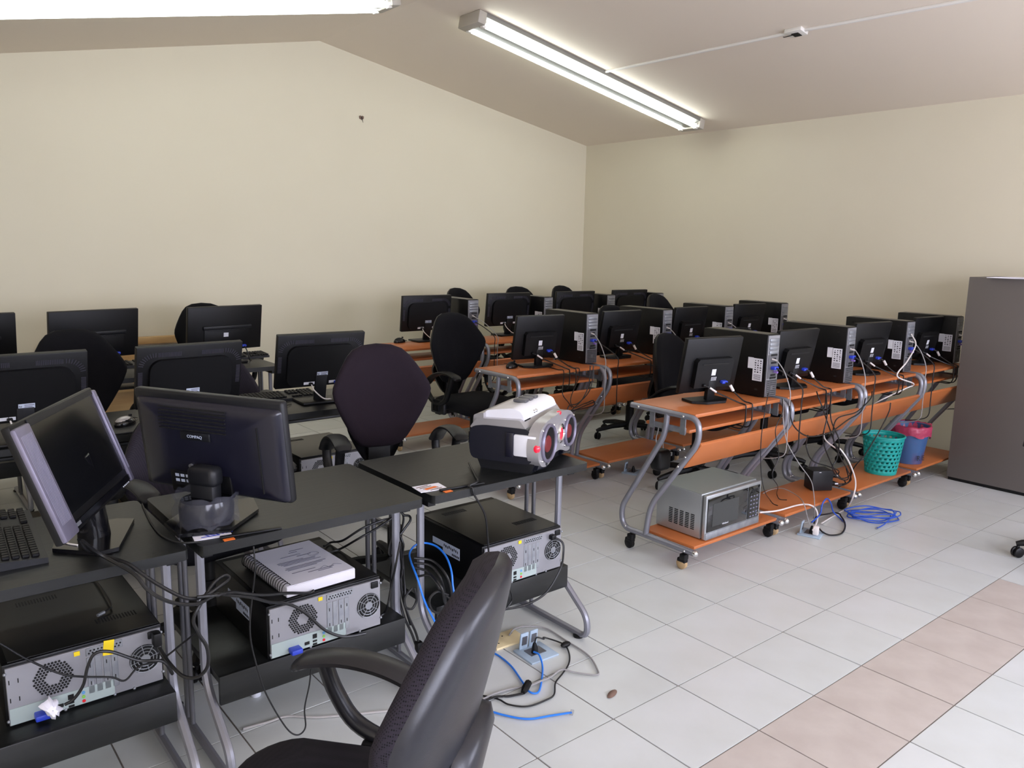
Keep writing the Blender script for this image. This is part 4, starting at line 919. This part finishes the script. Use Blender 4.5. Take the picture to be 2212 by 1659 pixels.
keyboard('black keyboard lying beside the sideways monitor', (-1.875, .16, BZ), R(87))
keyboard('black keyboard on the middle black row next to the tilted monitor', (-.50, 1.66, BZ), R(-3))
keyboard('black keyboard by the gable wall in front of the ridge-backed monitor', (-.12, 3.225, BZ), R(3))
keyboard('black keyboard by the gable wall, below the wooden bench rail', (-.86, 3.225, BZ), R(2))
def mouse(label, loc, rz, silver=False):
    t = thing('computer_mouse', label, 'mouse', loc, rz, 'computer mice')
    MB().ball((0, 0, .008), .055, 16, 10, (.56, 1, .55)).flat(0).build('body', 'plastic_gloss', t)
    MB().ball((0, .004, .016), .046, 16, 8, (.56, 1, .55)).flat(.002).build('shell', 'radio_silver' if silver else 'plastic', t)
    MB().cyl((-.005, -.03, .040), (.005, -.03, .040), .006, n=10).build('wheel', 'plastic_soft', t)
    MB().tube(spline([(0, -.05, .012), (.02, -.09, .006), (.06, -.12, .005), (.12, -.1, .005)]), .002, 6).build('cord', 'cable', t)
mouse('black mouse on the aisle end desk of the middle orange row', (1.03, 1.56, OZ), R(110))
mouse('black mouse on the aisle end desk by the gable wall', (1.10, 3.03, OZ), R(100))
mouse('silver-topped mouse on the middle black row', (-1.27, 1.42, BZ+.008), R(120), True)
mouse('black mouse beside the keyboard on the middle black row', (-.60, 1.45, BZ), R(80))
tag(MB().box((-1.33, 1.38, BZ+.004), (.3, .2, .008), bev=.003).build('mouse_pad', 'plastic_soft'), 'dark mouse pad under the silver-topped mouse', 'mouse pad')

# ---------------------------------------------------------------- litter
t = tag(MB().lathe([(0, 0), (.016, 0), (.017, .003), (.017, .016), (.015, .019), (0, .019)], (-1.20, .18, 0), 18).build('bottle_cap', 'label_white'), 'white bottle cap lying on the floor below the black desk', 'bottle cap')
tag(MB().pillow([(.03*math.cos(a), .014*math.sin(a)) for a in [2*PI*k/14 for k in range(14)]], [(1, .002), (.6, .006), (0, .007)], lambda a, b, d: (-.227+a, -.556+b+.3*a, d)).build('dry_leaf', 'leaf'), 'small brown dry leaf on the white tiles', 'leaf')
t = thing('moth', 'brown moth resting high on the gable wall', 'moth', (1.52, YW-.004, 2.63))
for s in (-1, 1): MB().pillow([(.0, -.015), (s*.022, -.006), (s*.025, .015), (s*.008, .022), (0, .01)], [(1, 0), (.5, .006), (0, .007)], lambda a, b, d: (a, -d, b)).build('wing', 'leaf', t)
MB().tube([(0, -.004, .015), (0, -.008, 0), (.014, -.004, -.04)], [.003, .004, .001], 6).build('body', 'plastic', t)
# white bits on table L
t = thing('white_clip', 'thin white plastic clip lying beside the sideways monitor', 'clip', (-1.752, .02, BZ+.0128), R(70))
MB().tube(spline([(-.03, -.03, .0025), (-.012, -.006, .0025), (.012, .01, .0025), (.03, .014, .0025)]), .0025, 6).tube(spline([(-.014, .012, .002), (.006, .006, .002), (.018, .012, .002)]), .002, 6).build('strip', 'cable_white', t)

# ---------------------------------------------------------------- loose cables
CI = {'lead_a': ('thick black monitor lead looping from the sideways monitor to the computer below', 'cable', .0048),
 'lead_b': ('black monitor lead running from the sideways monitor to the computer under the notebook', 'cable', .0048),
 'lead_c': ('short black lead resting on the computer in front of the notebook', 'cable', .0045),
 'pcL_power': ('black power lead curling across the computer with the yellow sticker', 'cable', .0042),
 'pcL_thin': ('thin black lead crossing the metal rear of the computer with the yellow sticker', 'cable', .0028),
 'usb_lead': ('short black lead with a metal tip on top of the computer with the yellow sticker', 'cable', .003),
 'headset': ('thin black lead hanging in a loop in front of the notebook computer', 'cable', .0024),
 'mouse_lead_comp': ('thin black lead on the desk beside the plastic-wrapped stand', 'cable', .0028),
 'bundle1': ('black lead of the bundle hanging down between the two black desks to the floor', 'cable', .0045),
 'bundle2': ('black lead of the bundle between the black desks with a loop at its top', 'cable', .0045),
 'bundle3': ('black lead from the bundle to the notebook computer, upper one', 'cable', .004),
 'bundle4': ('black lead from the bundle to the notebook computer, lower one', 'cable', .004),
 'bundle5': ('small closed black loop in the cable bundle between the black desks', 'cable', .004),
 'bundle6': ('black lead from the bundle to the shelf beside the notebook computer', 'cable', .004),
 'bundle7': ('black lead of the bundle between the black desks folded back in a long loop', 'cable', .0042),
 'bundle8': ('black lead of the bundle ending in a plug above the floor', 'cable', .0045),
 'loop5': ('large round black cable coil beside the computer below the radio', 'cable', .0045),
 'loop1': ('outer black cable loop beside the computer below the radio', 'cable', .0045),
 'loop2': ('middle black cable loop beside the computer below the radio', 'cable', .0045),
 'loop3': ('inner black cable loop beside the computer below the radio', 'cable', .004),
 'loop4': ('tied black cable coil hanging beside the blue network cable', 'cable', .004),
 'blue_loop': ('bright blue network cable looping between the desks and along the floor to the outlet', 'cable_blue', .0036),
 'blue_end': ('bright blue network cable end with a clear plug on the floor', 'cable_blue', .0036),
 'black_floor': ('thin black power cord with an inline switch curving on the floor by the outlet', 'cable', .003),
 'grey_floor': ('grey wire running from the cream plate in a wide curve on the floor', 'cable_grey', .0034),
 'plug_floor': ('black power cord with a loose plug lying on the floor', 'cable', .0042),
 'pcR_power': ('black power lead hanging from the computer below the radio', 'cable', .0042),
 'pcR_vga': ('thin black video lead hanging from the blue plug of the computer below the radio', 'cable', .0032),
 'radio_lead': ('grey-black lead hanging from the radio over the desk edge', 'cable', .0036),
 'grey_tape': ('flat grey wire taped along the floor below the black desk', 'tape', .004),
 'mw_cord': ('white power cord running from the microwave to the floor outlet', 'cable_white', .0045),
 'white_long': ('long white cable hanging from a computer past the orange panel to the floor', 'cable_white', .0042),
 'blue_coil_lead': ('purple-blue cable rising from the floor outlet below the microwave desk', 'cable_blue_dark', .0042),
 'black_coil': ('black cable ring lying beside the floor outlet below the microwave desk', 'cable', .0045),
 'thin_a': ('thin black lead hanging in front of the orange panel, toward the microwave', 'cable', .0024),
 'thin_b': ('thin wavy black lead hanging in front of the orange panel, toward the power box', 'cable', .0024),
 'ups_a': ('black lead rising from the upper plug of the power box', 'cable', .0036),
 'ups_b': ('black lead rising from the lower plug of the power box', 'cable', .0036),
 'ups_c': ('black lead stretching from the power box past the teal basket', 'cable', .0036),
 'ups_e': ('black lead swagged below the orange panel above the power box', 'cable', .0036),
 'ups_f': ('black lead dropping beside the power box in a shallow bend', 'cable', .0036),
 'ups_g': ('black lead dropping beside the power box with a curled end', 'cable', .0036),
 'grey_thin': ('thin grey wire hanging in front of the power box', 'cable_grey', .0024),
 'grey_arch': ('thin grey wire arching over the shelf beside the microwave cord', 'cable_grey', .0024),
 'o2_a': ('thin black lead hanging before the aisle end desk of the middle orange row', 'cable', .003),
 'o2_b': ('black lead sagging into the cable tangle at the middle orange row', 'cable', .003),
 'o2_c': ('black lead tied to the slanted tube of the middle orange row', 'cable', .0034),
 'o2_d': ('knotted black lead beside the slanted tube of the middle orange row', 'cable', .0034),
 'ups_d': ('black lead curling over the top of the power box', 'cable', .0036)}
# leads lie over one another instead of running through one another
DN = {}
for k, (l, m, r_) in CI.items():
    q = np.array([tuple(p) for p in spline([(a, b, max(c, r_+.001)) for a, b, c in CP[k]], 9)]); q[:, 2] = np.maximum(q[:, 2], r_); DN[k] = (q, r_)
ks = list(DN)
for it in range(14):
    for i, k in enumerate(ks):
        A, ra = DN[k]; mv = np.zeros_like(A)
        for j in ks[:i]:
            B, rb = DN[j]; g = ra+rb+.0006
            if (A.min(0) > B.max(0)+g).any() or (B.min(0) > A.max(0)+g).any(): continue
            D = A[:, None]-B[None]; d = np.linalg.norm(D, axis=2); c = d.argmin(1); dm = d[np.arange(len(A)), c]; hit = np.where(dm < g)[0]
            for h in hit:
                v = D[h, c[h]]; dr = np.array((0, 0, 1.)) if A[h, 2] < .03 else np.array((0, -1., .15)); v = v/(np.linalg.norm(v)+1e-9)*.4+dr
                w_ = np.exp(-((np.arange(len(A))-h)/5.)**2)[:, None]; mv = np.where(np.abs(mv) > np.abs(w_*v*(g-dm[h])), mv, w_*v/np.linalg.norm(v)*(g-dm[h])*.8)
        A += mv; A[:, 2] = np.maximum(A[:, 2], ra)
CO = {}
for k, (l, m, r_) in CI.items():
    q = DN[k][0]; t = thing('loose_cable', l, 'cable', tuple(q[0])); P = [Vector(p)-Vector(q[0]) for p in q]
    MB().tube(P, r_, 7).build('cord', m, t); CO[k] = (t, [P[min(9*n_, len(P)-1)] for n_ in range(len(CP[k]))])
t, P = CO['black_floor']; MB().ball(P[5]+Vector((0, 0, .006)), .02, 12, 6, (1.2, .7, .55)).build('inline_switch', 'plastic', t)
t, P = CO['plug_floor']; MB().tube([P[0]+Vector((.0, .0, .004)), P[0]+Vector((.02, .012, .006)), P[0]+Vector((.05, .03, .008))], [.008, .014, .013], 8).build('plug', 'plastic', t)
t, P = CO['blue_end']; MB().box(P[-1], (.022, .012, .009), rz=.6, bev=.001).build('clear_plug', 'clear', t)
t, P = CO['usb_lead']; MB().cyl(P[-1], P[-1]+Vector((-.02, -.012, 0)), .005, n=8).build('metal_tip', 'galv', t)
t, P = CO['pcL_power']; tp = MB(); tp.pillow([((.022+.006*math.sin(5*k)+.004*math.cos(9*k))*math.cos(2*PI*k/18), (.026+.008*math.sin(4*k+1))*math.sin(2*PI*k/18)) for k in range(18)], [(.05, -.016), (.5, -.018), (.9, -.008), (1, .002), (.8, .01), (.05, .012)], lambda a, b, d: (P[-1].x-.03+a, P[-1].y-.004+d+.004*math.sin(90*a+60*b), P[-1].z+.004+b-.5*a))
tp.build('taped_plug', 'paper', t)
MB().box(P[0]+Vector((0, -.005, .0)), (.022, .03, .04), bev=.005).build('plug', 'plastic', t)
t, P = CO['pcR_power']; MB().box(P[0]+Vector((-.004, .008, .0)), (.024, .03, .02), bev=.005).build('plug', 'plastic', t)
t, P = CO['bundle8']; MB().box(P[-1]+Vector((.0, 0, -.012)), (.024, .024, .04), bev=.005).build('plug', 'plastic', t)
# coil of blue cable on the floor
g = MB(); P = []
rnd = random.Random(5)
for k in range(120):
    a = 2*PI*k/24+.1; e = .15+.03*math.sin(k*.37)
    P.append((2.33+e*.95*math.cos(a)*math.cos(-.7)-e*.62*math.sin(a)*math.sin(-.7)+.01*math.sin(k*.21), -.19+e*.95*math.cos(a)*math.sin(-.7)*.9+e*.62*math.sin(a)*math.cos(-.7)*.8, .007+.009*(k//24)+.004*math.sin(k)))
P += [(2.25, -.30, .012), (2.17, -.30, .008)]
t = thing('network_cable_coil', 'coil of blue network cable lying on the floor beside the orange desks', 'cable', (2.33, -.19, 0)); o0 = Vector((2.33, -.19, 0))
MB().tube([Vector(p)-o0 for p in spline(P, 2)], .0036, 6).build('coil', 'cable_blue_dark', t)
MB().box(Vector((2.165, -.30, .008))-o0, (.022, .012, .01), bev=.001).build('clear_plug', 'clear', t)
